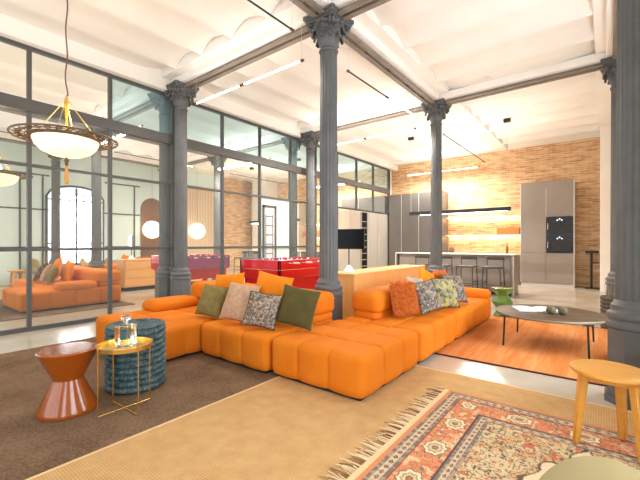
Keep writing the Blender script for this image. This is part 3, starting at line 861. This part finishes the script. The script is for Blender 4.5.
e = thing('ribbed_drum_stool', 'round ribbed teal woven drum beside the orange chaise', 'stool', (-3.14, 1.48, RZ))
prof = [(.20, 0)]
for k in range(10):
    z = .012+k*.0495
    for t in np.linspace(0, 1, 6): prof.append((.208+.028*math.sin(PI*t)**.6, z+t*.0485))
prof += [(.207, .512), (.20, .514)]
obj('body', MB().lathe(prof, 72), M['teal'], e, 60)
mb = MB().lathe([(.198,.500),(.21,.506),(.222,.512),(.226,.520),(.22,.526),(.205,.522),(.198,.516)], 72)
obj('rim', mb, M['teal'], e, 60)
prof = []
for k in range(25): prof.append((.198*(1-k/24), (.505 if k == 0 else .458)-.004*k/24+.004*abs(math.sin(k*PI/2.0*1.0))))
obj('woven_top', MB().lathe(prof, 64, cap=False), M['teal'], e, 60)

# ------------------------------------------------------------------ wooden stool, front right
e = thing('wooden_stool', 'round honey wood three-legged stool at the right edge on the oriental carpet', 'stool', (.02, 2.72, .0232))
obj('seat', MB().lathe([(0,.43),(.165,.43),(.187,.436),(.194,.447),(.192,.458),(.182,.463),(.10,.459),(0,.457)], 64, cap=False), M['stool_wood'], e, 30)
for k, (dx, dy) in enumerate([(-.155, -.05), (.065, .165), (.14, -.085)]):
    top = VEC((dx*.78, dy*.78, .435)); bot = VEC((dx*1.02, dy*1.02, 0))
    n = VEC((dx, dy, 0)).normalized(); tg = VEC((-n.y, n.x, 0)); vs = []
    for p, w, d in ((bot, .019, .017), (top, .029, .024)):
        vs += [p+tg*w+n*d, p-tg*w+n*d, p-tg*w-n*d, p+tg*w-n*d]
    mb = MB(); b2 = bmesh.new(); bv = [b2.verts.new(v) for v in vs]
    for f in [(0,1,2,3),(7,6,5,4),(0,4,5,1),(1,5,6,2),(2,6,7,3),(3,7,4,0)]: b2.faces.new([bv[i] for i in f])
    bmesh.ops.recalc_face_normals(b2, faces=b2.faces[:]); bmesh.ops.bevel(b2, geom=b2.edges[:], offset=.008, segments=3, affect='EDGES'); mb.join(b2)
    obj('leg', mb, M['stool_wood'], e, 50)
for k in range(3):
    P = [(-.118, -.038), (.05, .126), (.107, -.065)]
    p, q = P[k], P[(k+1) % 3]
    d = (VEC((*q, 0))-VEC((*p, 0))); L = d.length; mtx = Matrix.Translation((*p, .385)) @ Matrix.Rotation(math.atan2(d.y, d.x), 4, 'Z')
    obj('apron_rail', MB().box((0, -.01, 0), (L, .01, .045), .004, 1, mtx), M['stool_wood'], e, 0)

# ------------------------------------------------------------------ tub chairs
def tub_chair(label, loc, rz):
    e = thing('shell_chair', label, 'chair', loc, rz, 'pale olive shell chairs')
    mb = MB(); n, K = 36, 16; vs, fs = [], []
    # rounded shell back at -y, seat opens towards +y
    for i in range(n+1):
        q = -1+2*i/n; sarc = .168*math.sin(q*PI/2); a = -PI/2+sarc/.36
        top = .44+.30*math.sqrt(max(0, 1-(sarc/.1682)**2))
        for side in (0, 1):
            for j in range(K+1):
                v = j/K; z = .36+(top-.36)*v
                th = .05*math.sqrt(max(0, 1-v**4))*max(.25, 1-abs(q)**6)
                r = .30+.09*max(0, z-.36)/.42 - (th if side else 0)
                vs.append((r*math.cos(a)*1.15, r*math.sin(a), z))
    S = 2*(K+1)
    for i in range(n):
        for j in range(K):
            p = i*S+j; fs.append((p, p+S, p+S+1, p+1)); p += K+1; fs.append((p, p+1, p+S+1, p+S))
        p = i*S; fs.append((p, p+K+1, p+K+1+S, p+S))
    for i in (0, n):
        for j in range(K):
            p = i*S+j; fs.append((p, p+1, p+K+2, p+K+1))
    mb.verts_faces(vs, fs); bmesh.ops.remove_doubles(mb.bm, verts=mb.bm.verts[:], dist=.0005)
    obj('backrest', mb, M['olive_chair'], e, 60)
    obj('seat', MB().lathe([(.1,.34),(.27,.34),(.295,.37),(.295,.42),(.27,.455),(.1,.465),(0,.467)], 40), M['olive_chair'], e, 50)
    for k in range(4):
        a = PI/4+k*PI/2
        obj('leg', MB().tube([(.30*math.cos(a), .30*math.sin(a), 0), (.20*math.cos(a), .20*math.sin(a), .35)], [.011, .017]), M['stool_wood'], e)
    return e
ch = tub_chair('pale olive chair with rounded back, cut off by the bottom edge beside the wooden stool', (.0, .60, .0265), math.radians(178))
dup(ch, (.5, 3.27, .017), math.radians(95), 'pale olive chair with wooden legs at the far left of the mirror reflection')
dup(ch, (.45, 4.75, .017), math.radians(60), 'pale olive chair seen in the mirror above the reflected cushions')
dup(ch, (.45, 6.15, .017), math.radians(80), 'pale olive chair seen in the mirror behind the reflected sideboard')

# ------------------------------------------------------------------ coffee table and its things
e = thing('coffee_table', 'low round dark wood coffee table with thin black legs on the orange rug', 'coffee table', (-.53, 5.16, .0135))
TT = .375
obj('table_top', MB().lathe([(0,TT-.02),(.555,TT-.02),(.572,TT-.012),(.574,TT-.004),(.566,TT),(0,TT)], 80, cap=False), M['dark_wood'], e, 30)
obj('rim', MB().lathe([(.560,TT-.024),(.580,TT-.022),(.583,TT-.006),(.576,TT+.003),(.566,TT+.001)], 80, cap=False), M['rim'], e, 40)
for dx, dy in ((-.42, -.42), (.40, -.44), (-.41, .40), (.42, .42)):
    lg = MB().tube([(dx, dy, 0), (dx*.97, dy*.97, TT-.022)], .0105)
    lg.box((dx*.97-.05, dy*.97-.012, TT-.034), (dx*.97+.05, dy*.97+.012, TT-.022))
    obj('leg', lg, M['black'], e)
TZ = TT+.0142
e = thing('open_book', 'open picture book lying on the round coffee table', 'book', (-.68, 5.24, TZ+.002), math.radians(25))
mb = MB()
for s in (-1, 1):
    vs, fs = [], []; n = 12
    for i in range(n+1):
        t = i/n; x = s*t*.235; z = .004+.024*math.sin(min(1, t*2.2)*PI/2)*(1-.55*t)
        vs += [(x, -.16, z), (x, .16, z), (x, -.16, 0), (x, .16, 0)]
    for i in range(n):
        p = i*4; fs += [(p, p+4, p+5, p+1), (p+2, p+3, p+7, p+6), (p, p+2, p+6, p+4), (p+1, p+5, p+7, p+3)]
    fs.append((n*4, n*4+2, n*4+3, n*4+1)); mb.verts_faces(vs, fs)
obj('pages', mb, M['paper'], e, 30)
obj('cover', MB().box((-.245, -.165, -.002), (.245, .165, -.0002)), mat('book_cover', (120, 124, 134), .5), e, 0)
mb = MB(); mb.box((.03, -.11, .0), (.2, .06, .001))
for k, (x, y, z, l) in enumerate([(-.50, 5.05, TZ, 'dark round seed pod beside the open book, the left of two'), (-.385, 5.08, TZ, 'dark round seed pod, the right of two on the coffee table')]):
    mb = MB()
    mb.lathe([(.012,0),(.036,.008),(.05,.03),(.052,.05),(.044,.074),(.024,.09),(.018,.084),(.0,.08)], 30, mod=lambda r, a, zz: r*(1+.05*math.sin(9*a)), cap=True)
    tag(obj('seed_pod', mb, M['cone_brown'], None, 50, (x, y, z)), l, 'ornament', 'seed pods on the coffee table')

# green ceramic stool
e = thing('ceramic_stool', 'green glazed hourglass ceramic stool past the kitchen end of the sofa', 'stool', (-1.36, 6.72, .001))
facet = lambda r, a, z: r/math.cos(((a+.2) % (PI/4))-PI/8)*math.cos(PI/8)
obj('body', MB().lathe([(.13,0),(.15,.012),(.09,.10),(.088,.115),(.165,.22),(.168,.245),(.10,.345),(.10,.36),(.178,.45),(.18,.465)], 64, mod=facet), M['green_glaze'], e, 25)
obj('top', MB().lathe([(.178,.463),(.176,.472),(.165,.475),(.0,.47)], 64, mod=lambda r, a, z: facet(r, a, z) if r > 0 else 0, cap=False), M['green_glaze'], e, 25)

# wicker basket with twigs by the far right column
e = thing('wicker_basket', 'dark banded wicker basket with dry twigs at the foot of a right-hand column', 'basket', (.06, 6.66, .001))
prof = [(.10, 0)]
for k in range(8):
    for t in np.linspace(0, 1, 5): prof.append((.105+.006*k/8+.012*math.sin(PI*t), k*.058+t*.057))
prof += [(.10, .466), (.095, .44)]
obj('body', MB().lathe(prof, 40), M['basket'], e, 60)
for k in range(5):
    a = k*1.3; obj('twig', MB().tube([(.03*math.cos(a), .03*math.sin(a), .3), (.06*math.cos(a+.4), .06*math.sin(a+.4), .55), (.09*math.cos(a), .09*math.sin(a), .66+.02*k)], [.004, .003, .0015], 5), M['twig'], e)

# ------------------------------------------------------------------ oak sideboard with monitor
X0, X1, YA, YZ = -3.12, -2.68, 4.18, 6.65
e = thing('oak_sideboard', 'long low honey oak sideboard behind the kitchen-side orange sofa', 'sideboard', (X0, YA, 0))
W, L = X1-X0, YZ-YA
obj('body', MB().box((.02, 0, .1), (W, L, .775), .004, 1), M['oak_end'], e, 0)
obj('top', MB().box((0, -.008, .775), (W+.008, L+.008, .805), .004, 1), M['oak'], e, 0)
obj('plinth', MB().box((.06, .05, 0), (W-.04, L-.05, .1)), M['black'], e, 0)
for i in range(3):
    for j in range(3):
        y0, y1 = .01+i*(L-.02)/3, .01+(i+1)*(L-.02)/3; z0 = .115+j*.22
        obj('drawer', MB().box((0, y0+.007, z0), (.022, y1-.007, z0+.204), .003, 1), M['oak'], e, 0)
e = thing('desk_monitor', 'black flat monitor on a thin stem and white cone foot on the oak sideboard', 'monitor', (-2.93, 4.42, .806), math.radians(14))
obj('screen_panel', MB().box((-.24, -.012, .33), (.24, .012, .62), .004, 1), M['screen'], e, 0)
obj('stem', MB().tube([(0, .014, .08), (0, .014, .48)], .009), M['black'], e)
obj('foot', MB().lathe([(.08,0),(.085,.006),(.07,.03),(.03,.085),(.018,.1)], 32, (0, .014, 0)), M['white'], e)

# ------------------------------------------------------------------ red football table
FX, FY, FW, FL = -5.2, 4.3, 1.0, 1.5
e = thing('football_table', 'glossy red table football game between the sofa back and the mirror', 'football table', (FX, FY, 0))
mb = MB()
mb.box((0, 0, .62), (FW, .04, .93), .008); mb.box((0, FL-.04, .62), (FW, FL, .93), .008); mb.box((FW-.05, 0, .62), (FW, FL, .93), .008)
mb.box((.03, .03, .6), (FW-.03, FL-.03, .66))
mb.box((.08, .08, .38), (FW-.08, FL-.08, .6))
obj('cabinet_body', mb, M['red'], e, 30)
obj('side_panel', MB().box((0, 0, .62), (.05, FL, .93), .008), M['pink_sheen'], e, 0)
obj('pitch', MB().box((.055, .045, .66), (FW-.055, FL-.045, .672)), M['pitch'], e, 0)
mb = MB(); mb.box((FW-.052, 0, .77), (FW+.003, FL, .776)); mb.box((0, -.003, .77), (FW, .0, .776))
obj('pinstripe', mb, M['chrome'], e, 0)
for x in (.06, FW-.16):
    for y in (.06, FL-.16): obj('leg', MB().box((x, y, 0), (x+.1, y+.1, .6), .01), M['red'], e, 0)
for k in range(8):
    y = .17+k*(FL-.34)/7; r = obj('rod', MB().tube([(-.16, y, .885), (FW+.16, y, .885)], .008), M['chrome'], e)
    s = 1 if k % 2 else -1; xe = FW+.07 if s > 0 else -.07
    obj('handle', MB().tube([(xe-.06*1, y, .885), (xe+.07, y, .885)], [.015, .013]), M['white'], r)
    mb = MB()
    for q in range(3 if k not in (0, 7) else 1):
        x = FW*(q+1)/(4 if k not in (0, 7) else 2)
        mb.box((x-.014, y-.01, .80), (x+.014, y+.01, .91), .003, 1); mb.ball((x, y, .925), .016, 8, 6)
    obj('player_row', mb, M['white'] if k % 3 else M['red'], r)
obj('corner_cap', MB().box((0, 0, .93), (FW, .045, .938), .002, 1), M['chrome'], e, 0)
obj('corner_cap', MB().box((FW-.055, .045, .93), (FW, FL, .938), .002, 1), M['chrome'], e, 0)

# ------------------------------------------------------------------ kitchen
# left tall cabinets
KY = 12.03
def tall(x0, x1, label, dark=True, edge=True):
    e = thing('tall_cabinet', label, 'cabinet', (x0, KY, 0), group='tall grey kitchen cabinets')
    w = x1-x0
    obj('body', MB().box((0, .02, 0), (w, YB-KY-.006, 2.97)), M['cabinet_dark'], e, 0)
    obj('door', MB().box((.004, 0, .1), (w-.01, .022, 2.965), .002, 1), M['cabinet_dark'], e, 0)
    if edge: obj('edge_strip', MB().box((w-.012, -.002, .1), (w, .02, 2.965)), M['white_steel'], e, 0)
    return e
tall(-6.22, -5.72, 'narrow dark grey tall cabinet in the corner against the mirror screen')
tall(-5.715, -5.07, 'dark grey tall cabinet, middle of the three left of the lit shelves')
tall(-5.065, -4.27, 'wide dark grey tall cabinet beside the lit brick shelf niche', edge=False)
# right tower with ovens
e = thing('oven_tower', 'tall taupe kitchen unit housing two black ovens', 'kitchen unit', (-1.94, KY, 0))
w = 1.27
obj('body', MB().box((.004, .02, .08), (w-.004, YB-KY-.006, 2.965)), M['cabinet'], e, 0)
obj('plinth', MB().box((0, .03, 0), (w, .3, .08)), M['white_steel'], e, 0)
obj('edge_strip', MB().box((-.012, -.003, .08), (.004, .04, 2.97)), M['white_steel'], e, 0)
obj('edge_strip', MB().box((w-.004, -.003, 0), (w+.018, .06, 2.97)), M['white_steel'], e, 0)
obj('edge_strip', MB().box((.624, -.004, 1.96), (.634, .02, 2.8)), M['white_steel'], e, 0)
obj('door', MB().box((.006, 0, .96), (.624, .022, 2.96), .002, 1), M['cabinet'], e, 0)
obj('drawer', MB().box((.006, 0, .085), (.624, .022, .952), .002, 1), M['cabinet'], e, 0)
obj('door', MB().box((.636, 0, 1.97), (w-.006, .022, 2.96), .002, 1), M['cabinet'], e, 0)
obj('drawer', MB().box((.636, 0, .085), (w-.006, .022, .94), .002, 1), M['cabinet'], e, 0)
for z in (.95, 1.46):
    o = obj('oven', MB().box((.636, -.006, z), (w-.006, .02, z+.5), .003, 1), M['oven_glass'], e, 0)
    obj('handle', MB().tube([(.675, -.03, z+.14), (.675, -.03, z+.32)], .010), M['chrome'], o)
    mb = MB()
    for dx, dz in ((-.05, 0), (.05, 0), (0, .035)): mb.tube([(.95+dx, -.006, z+.4+dz), (.95+dx, -.022, z+.4+dz)], .018, 12)
    obj('control_knob', mb, M['chrome'], o)
    obj('window_frame', MB().box((.76, -.009, z+.06), (1.2, -.006, z+.3), .002, 1), M['black'], o, 0)
# base counter between
e = thing('kitchen_counter', 'low kitchen counter run below the lit brick shelves', 'kitchen counter', (-4.26, KY, 0))
w = 4.26-1.96
obj('worktop', MB().box((0, -.02, .87), (w, YB-KY-.006, .9)), M['counter'], e, 0)
obj('body', MB().box((0, .02, 0), (w, YB-KY-.006, .87)), M['cabinet_dark'], e, 0)
for k in range(4): obj('door', MB().box((k*w/4+.004, 0, .1), ((k+1)*w/4-.004, .02, .86)), M['cabinet_dark'], e, 0)
def shelf(z, label):
    e = thing('wall_shelf', label, 'shelf', (-4.26, YB-.3, z), group='lit shelves on the brick wall')
    obj('board', MB().box((0, 0, 0), (w, .3, .035)), M['counter'], e, 0)
    obj('led_strip', MB().box((.02, .22, -.012), (w-.02, .27, 0)), M['warm_led'], e, 0)
shelf(2.05, 'upper shelf with a warm light strip on the brick wall')
shelf(1.46, 'lower shelf with a warm light strip on the brick wall')
tag(obj('storage_box', MB().box((0, 0, 0), (.62, .22, .2), .006), mat('amber_box', (196, 130, 60), .5), None, 0, (-2.66, YB-.28, 1.496)), 'long amber-brown box at the right end of the lower lit shelf', 'box')
e = thing('bottle', 'slim amber bottle on the kitchen counter near the oven unit', 'bottle', (-2.36, 12.3, .901))
obj('glass_body', MB().lathe([(.03,0),(.036,.005),(.036,.2),(.014,.25),(.013,.30),(.016,.302)], 24), M['amber'], e)
obj('stopper', MB().lathe([(.012,.302),(.013,.32),(.010,.33)], 16), M['black'], e)
e = thing('storage_jar', 'small brown lidded pot on the kitchen counter by the tall cabinets', 'pot', (-4.02, 12.25, .901))
obj('pot_body', MB().lathe([(.06,0),(.09,.03),(.095,.1),(.075,.15),(.07,.155)], 28), M['clay'], e)
obj('lid', MB().lathe([(.074,.155),(.06,.17),(.015,.178),(.016,.195),(.0,.2)], 28, cap=False), M['clay'], e)
# island
IX0, IX1, IY0, IY1 = -4.57, -1.63, 9.22, 9.85
e = thing('kitchen_island', 'long taupe kitchen island with a thin pale worktop', 'kitchen island', (IX0, IY0, 0))
w, d = IX1-IX0, IY1-IY0
obj('worktop', MB().box((0, 0, .942), (w, d, .965), .003, 1), M['counter'], e, 0)
obj('body', MB().box((.08, .1, .06), (w-.06, d-.02, .935)), M['cabinet'], e, 0)
for x in (.02, w-.05): obj('end_panel', MB().box((x, .0, 0), (x+.03, d, .935)), M['cabinet'], e, 0)
obj('edge_strip', MB().box((w-.02, -.002, 0), (w, .02, .935)), M['white_steel'], e, 0)
obj('edge_strip', MB().box((.0, -.002, 0), (.02, .02, .935)), M['white_steel'], e, 0)
for k in range(5): obj('front_panel', MB().box((.09+k*(w-.16)/5, .085, .08), (.09+(k+1)*(w-.16)/5-.008, .1, .93)), M['cabinet'], e, 0)
obj('plinth', MB().box((.1, .14, 0), (w-.1, d-.06, .06)), M['black'], e, 0)
# bar stools
M['stool_dark'] = mat('charcoal_stool', (66, 62, 60), .5)
def bar_stool(x, label):
    e = thing('bar_stool', label, 'bar stool', (x, 8.86, .001), 0, 'dark bar stools along the kitchen island')
    obj('seat', MB().box((-.2, -.2, .66), (.2, .2, .70), .015), M['stool_dark'], e)
    for sx in (-1, 1):
        for sy in (-1, 1):
            top = .66 if sy < 0 else .92
            obj('leg', MB().tube([(sx*.2, sy*.2, 0), (sx*.175, sy*.18, .66), (sx*.175, sy*.195, top)], .012), M['stool_dark'], e)
    for sy in (-1, 1): obj('foot_rail', MB().tube([(-.195, sy*.195, .25), (.195, sy*.195, .25)], .009), M['stool_dark'], e)
    for sx in (-1, 1): obj('side_rail', MB().tube([(sx*.19, -.19, .34), (sx*.19, .19, .34)], .009), M['stool_dark'], e)
    obj('backrest', MB().box((-.19, .185, .84), (.19, .205, .925), .008), M['stool_dark'], e)
    return e
bs = bar_stool(-1.98, 'dark bar stool nearest the right end of the kitchen island')
for x, l in ((-2.56, 'second dark bar stool from the right end of the kitchen island'), (-3.14, 'third dark bar stool from the right, half hidden by a column'), (-3.72, 'dark bar stool left of the column, mostly hidden behind the sofa and sideboard')):
    dup(bs, (x, 8.86, .001), 0, l)
# black pedestal stand on the right
e = thing('pedestal_stand', 'thin black stand with flat top against the brick wall by the corner pier', 'stand', (-.26, 12.28, .001))
obj('top_plate', MB().box((-.16, -.14, .95), (.13, .14, 1.02), .01), M['black'], e, 0)
obj('pole', MB().tube([(-.03, 0, .01), (-.03, 0, .95)], .028), M['black'], e)
obj('base_plate', MB().box((-.17, -.16, 0), (.14, .16, .015)), M['black'], e, 0)
obj('arm', MB().box((-.02, -.02, .68), (.13, .02, .71)), M['black'], e, 0)

# ------------------------------------------------------------------ lights and their fittings
def linear(name, label, p0, p1, lit, drop, n=2, r=.012):
    """hung tube light: lit or dark tubes, dark joints, two wires"""
    p0, p1 = VEC(p0), VEC(p1); L = (p1-p0).length; t = (p1-p0).normalized()
    e = thing(name, label, 'lamp', p0, math.atan2(t.y, t.x), 'thin linear hanging lamps')
    for k in range(n):
        a, b = k*L/n, (k+1)*L/n
        on = lit[k]
        obj('tube', MB().tube([(a+.05, 0, 0), (b-.05, 0, 0)], r), M['lit_tube'] if on else M['black'], e)
        obj('end_cap', MB().box((a-.0, -r*1.15, -r*1.15), (a+.05, r*1.15, r*1.15)), M['bronze'], e, 0)
        obj('end_cap', MB().box((b-.05, -r*1.15, -r*1.15), (b, r*1.15, r*1.15)), M['bronze'], e, 0)
    for x in (.03, L-.03):
        obj('wire', MB().tube([(x, 0, 0), (x, 0, drop)], .002, 5), M['white_steel'], e)
    return e
LZ = 3.55
for y, l in ((3.52, 'lit linear hanging lamp nearest the viewer, below the near cross beam'), (7.02, 'lit linear hanging lamp below the far cross beam, in front of the kitchen'), (11.75, 'lit linear hanging lamp over the kitchen near the brick wall')):
    linear('hanging_tube_lamp', l, (-5.4, y, LZ), (-3.02, y, LZ), (1, 1), 4.03-LZ if y < 8 else 4.15-LZ)
linear('hanging_tube_lamp', 'linear hanging lamp under the beam joining the two middle columns, half of it dark', (-2.74, 4.1, LZ), (-2.74, 6.4, LZ), (0, 1), 4.0-LZ, r=.0105)
linear('hanging_tube_lamp', 'dark unlit linear hanging lamp beyond the far middle column', (-2.72, 7.75, LZ), (-2.72, 11.2, LZ), (0, 0), 4.15-LZ, r=.011)
linear('hanging_tube_lamp', 'dark unlit linear hanging lamp overhead at the top edge of the photo', (-2.69, .6, LZ), (-2.69, 2.97, LZ), (0, 0), 4.0-LZ, r=.010)
e = thing('hanging_bar_lamp', 'long dark bar lamp hung over the kitchen island, lit underneath', 'lamp', (-4.26, 9.5, 1.98))
w = 2.52
obj('housing', MB().box((0, -.05, .01), (w, .05, .10), .004, 1), M['black'], e, 0)
obj('light_strip', MB().box((.3, -.03, -.002), (w-.08, .03, .01)), M['lit_tube'], e, 0)
for x in (.03, w-.08): 
    obj('wire', MB().tube([(x, 0, .07), (x, 0, 2.15)], .004, 5), M['white_steel'], e)
    obj('ceiling_rose', MB().box((x-.07, -.05, 2.1), (x+.07, .05, 2.17)), M['black'], e, 0)
# pendant bowl lamp
PX, PY, PZ = -4.66, 1.44, 2.35
e = thing('pendant_lamp', 'round bronze pendant lamp with glowing alabaster bowl and tassel, hung from a cord', 'pendant lamp', (PX, PY, PZ))
obj('bowl', MB().lathe([(.31,.01),(.305,-.02),(.285,-.07),(.235,-.125),(.15,-.165),(.06,-.185),(.0,-.188)], 64, cap=False), M['bowl_glow'], e, 60)
mb = MB()
for r0, w_, z in ((.315, .014, .01), (.36, .006, .012), (.49, .010, .02)):
    mb.tube([(r0*math.cos(a), r0*math.sin(a), z) for a in np.linspace(0, 2*PI, 65)], w_, 6, False)
for k in range(28):
    a = 2*PI*k/28; da = 2*PI/28
    mb.tube([(.32*math.cos(a), .32*math.sin(a), .01), (.40*math.cos(a+da*.9), .40*math.sin(a+da*.9), .016), (.45*math.cos(a+da*.1), .45*math.sin(a+da*.1), .018), (.49*math.cos(a+da*.6), .49*math.sin(a+da*.6), .02)], .006, 5)
    mb.tube([(.42*math.cos(a)+.028*math.cos(t), .42*math.sin(a)+.028*math.sin(t), .017) for t in np.linspace(0, 2*PI, 9)], .006, 5, False)
obj('openwork_rim', mb, M['bronze'], e, 60)
for k in range(4):
    a = PI/4+.2+k*PI/2
    obj('hanging_rod', MB().tube([(.31*math.cos(a), .31*math.sin(a), .02), (.012*math.cos(a), .012*math.sin(a), .44)], .0035, 6), M['gold'], e)
obj('hub', MB().lathe([(.008,.04),(.016,.06),(.012,.2),(.018,.36),(.024,.42),(.012,.47),(.004,.5)], 16), M['gold'], e)
pts = [(0.010*math.sin(z*17), .010*math.cos(z*13), z) for z in np.linspace(.49, CZ+.1-PZ, 60)]
obj('cord', MB().tube(pts, .0075, 6), M['cord'], e)
obj('finial', MB().lathe([(.006,-.185),(.02,-.20),(.024,-.225),(.014,-.245),(.018,-.26),(.008,-.28)], 20), M['bronze'], e)
obj('tassel', MB().lathe([(.006,-.28),(.014,-.29),(.012,-.32),(.017,-.345),(.021,-.47),(.02,-.475)], 20, mod=lambda r, a, z: r*(1+.12*math.sin(7*a))), M['tassel'], e)
for y, l in ((6.75, 'white paper globe lamp seen in the mirror by the arched brown door'), (8.62, 'white paper globe lamp seen in the mirror before the beige ribbed panel')):
    e = thing('globe_lamp', l, 'lamp', (.5, y, 1.72), group='white globe lamps')
    obj('globe', MB().ball((0, 0, 0), .32, 32, 20), M['globe_glow'], e)
    obj('cord', MB().tube([(0, 0, .31), (0, 0, CZ-1.70)], .004, 6), M['black'], e)
e = thing('amber_table_lamp', 'glowing amber floor lantern seen at the left of the mirror', 'lamp', (.69, 3.86, .001))
obj('shade', MB().lathe([(.12,.35),(.14,.37),(.13,.9),(.11,.92)], 24), M['lamp_amber'], e)
obj('base', MB().lathe([(.14,0),(.14,.02),(.02,.03),(.02,.35)], 24), M['black'], e)
tag(obj('smoke_detector', MB().lathe([(.02,-.05),(.035,-.03),(.035,0)], 16), M['white'], None, 40, (-1.62, 6.9, CZ)), 'small white detector on the ceiling right of the far middle column', 'detector')

# ------------------------------------------------------------------ lighting
def area(name, loc, rot, sx, sy, power, color=(1, 1, 1), spread=180):
    l = bpy.data.lights.new(name, 'AREA'); l.shape = 'RECTANGLE'; l.size = sx; l.size_y = sy; l.energy = power; l.color = color
    l.spread = math.radians(spread)
    o = bpy.data.objects.new(name, l); COL.objects.link(o); o.location = loc; o.rotation_euler = rot; return o
area('daylight_rear', (-2.8, YF+.08, 2.0), (math.radians(90), 0, 0), 6.0, 2.8, 85, (.92, .96, 1))
for y, p in ((4.5, 120), (1.2, 80), (-1.8, 55)):
    area('daylight_side', (XR-.013, y, 1.68), (math.radians(90), 0, math.radians(90)), 1.3, 2.15, p, (.88, .95, 1))
for y, p in ((3.52, 42), (7.02, 165), (11.75, 135)):
    area('tube_light', (-4.2, y, LZ-.04), (0, 0, 0), 2.2, .04, p, (1, .95, .88))
    area('tube_uplight', (-4.2, y-.0, LZ+.04), (PI, 0, 0), 2.2, .04, p*.1, (1, .96, .9))
area('shelf_light', (-3.1, YB-.06, 2.02), (0, 0, 0), 2.2, .05, 9, (1, .84, .6))
area('shelf_light', (-3.1, YB-.06, 1.43), (0, 0, 0), 2.2, .05, 8, (1, .84, .6))
area('ceiling_fill', (-2.9, 9.5, 2.095), (PI, 0, 0), 2.1, .05, 45, (1, .95, .88))  # added fill brightening the back ceiling, not a lamp of the bar
area('island_light', (-2.9, 9.5, 1.965), (0, 0, 0), 2.1, .05, 60, (1, .94, .86))
def point(loc, p, r, c):
    l = bpy.data.lights.new('bulb', 'POINT'); l.energy = p; l.shadow_soft_size = r; l.color = c
    o = bpy.data.objects.new('bulb', l); COL.objects.link(o); o.location = loc
point((PX, PY, PZ+.12), 18, .08, (1, .85, .62))

wd = bpy.data.worlds.new('world'); scene.world = wd; wd.use_nodes = True
bg = wd.node_tree.nodes['Background']; bg.inputs[0].default_value = (.9, .95, 1, 1); bg.inputs[1].default_value = .8

# ------------------------------------------------------------------ camera
cd = bpy.data.cameras.new('camera'); cam = bpy.data.objects.new('camera', cd); COL.objects.link(cam)
cam.location = (0, 0, 1.22); cam.rotation_euler = (math.radians(90), 0, math.radians(38.02))
cd.sensor_width = 36; cd.lens = 36*364.6/640; cd.shift_y = 3.3/640; cd.clip_start = .02; cd.clip_end = 100
scene.camera = cam
vs = scene.view_settings
vs.view_transform = 'Standard'; vs.look = 'None'; vs.gamma = 1; vs.exposure = 0.2; vs.use_curve_mapping = False
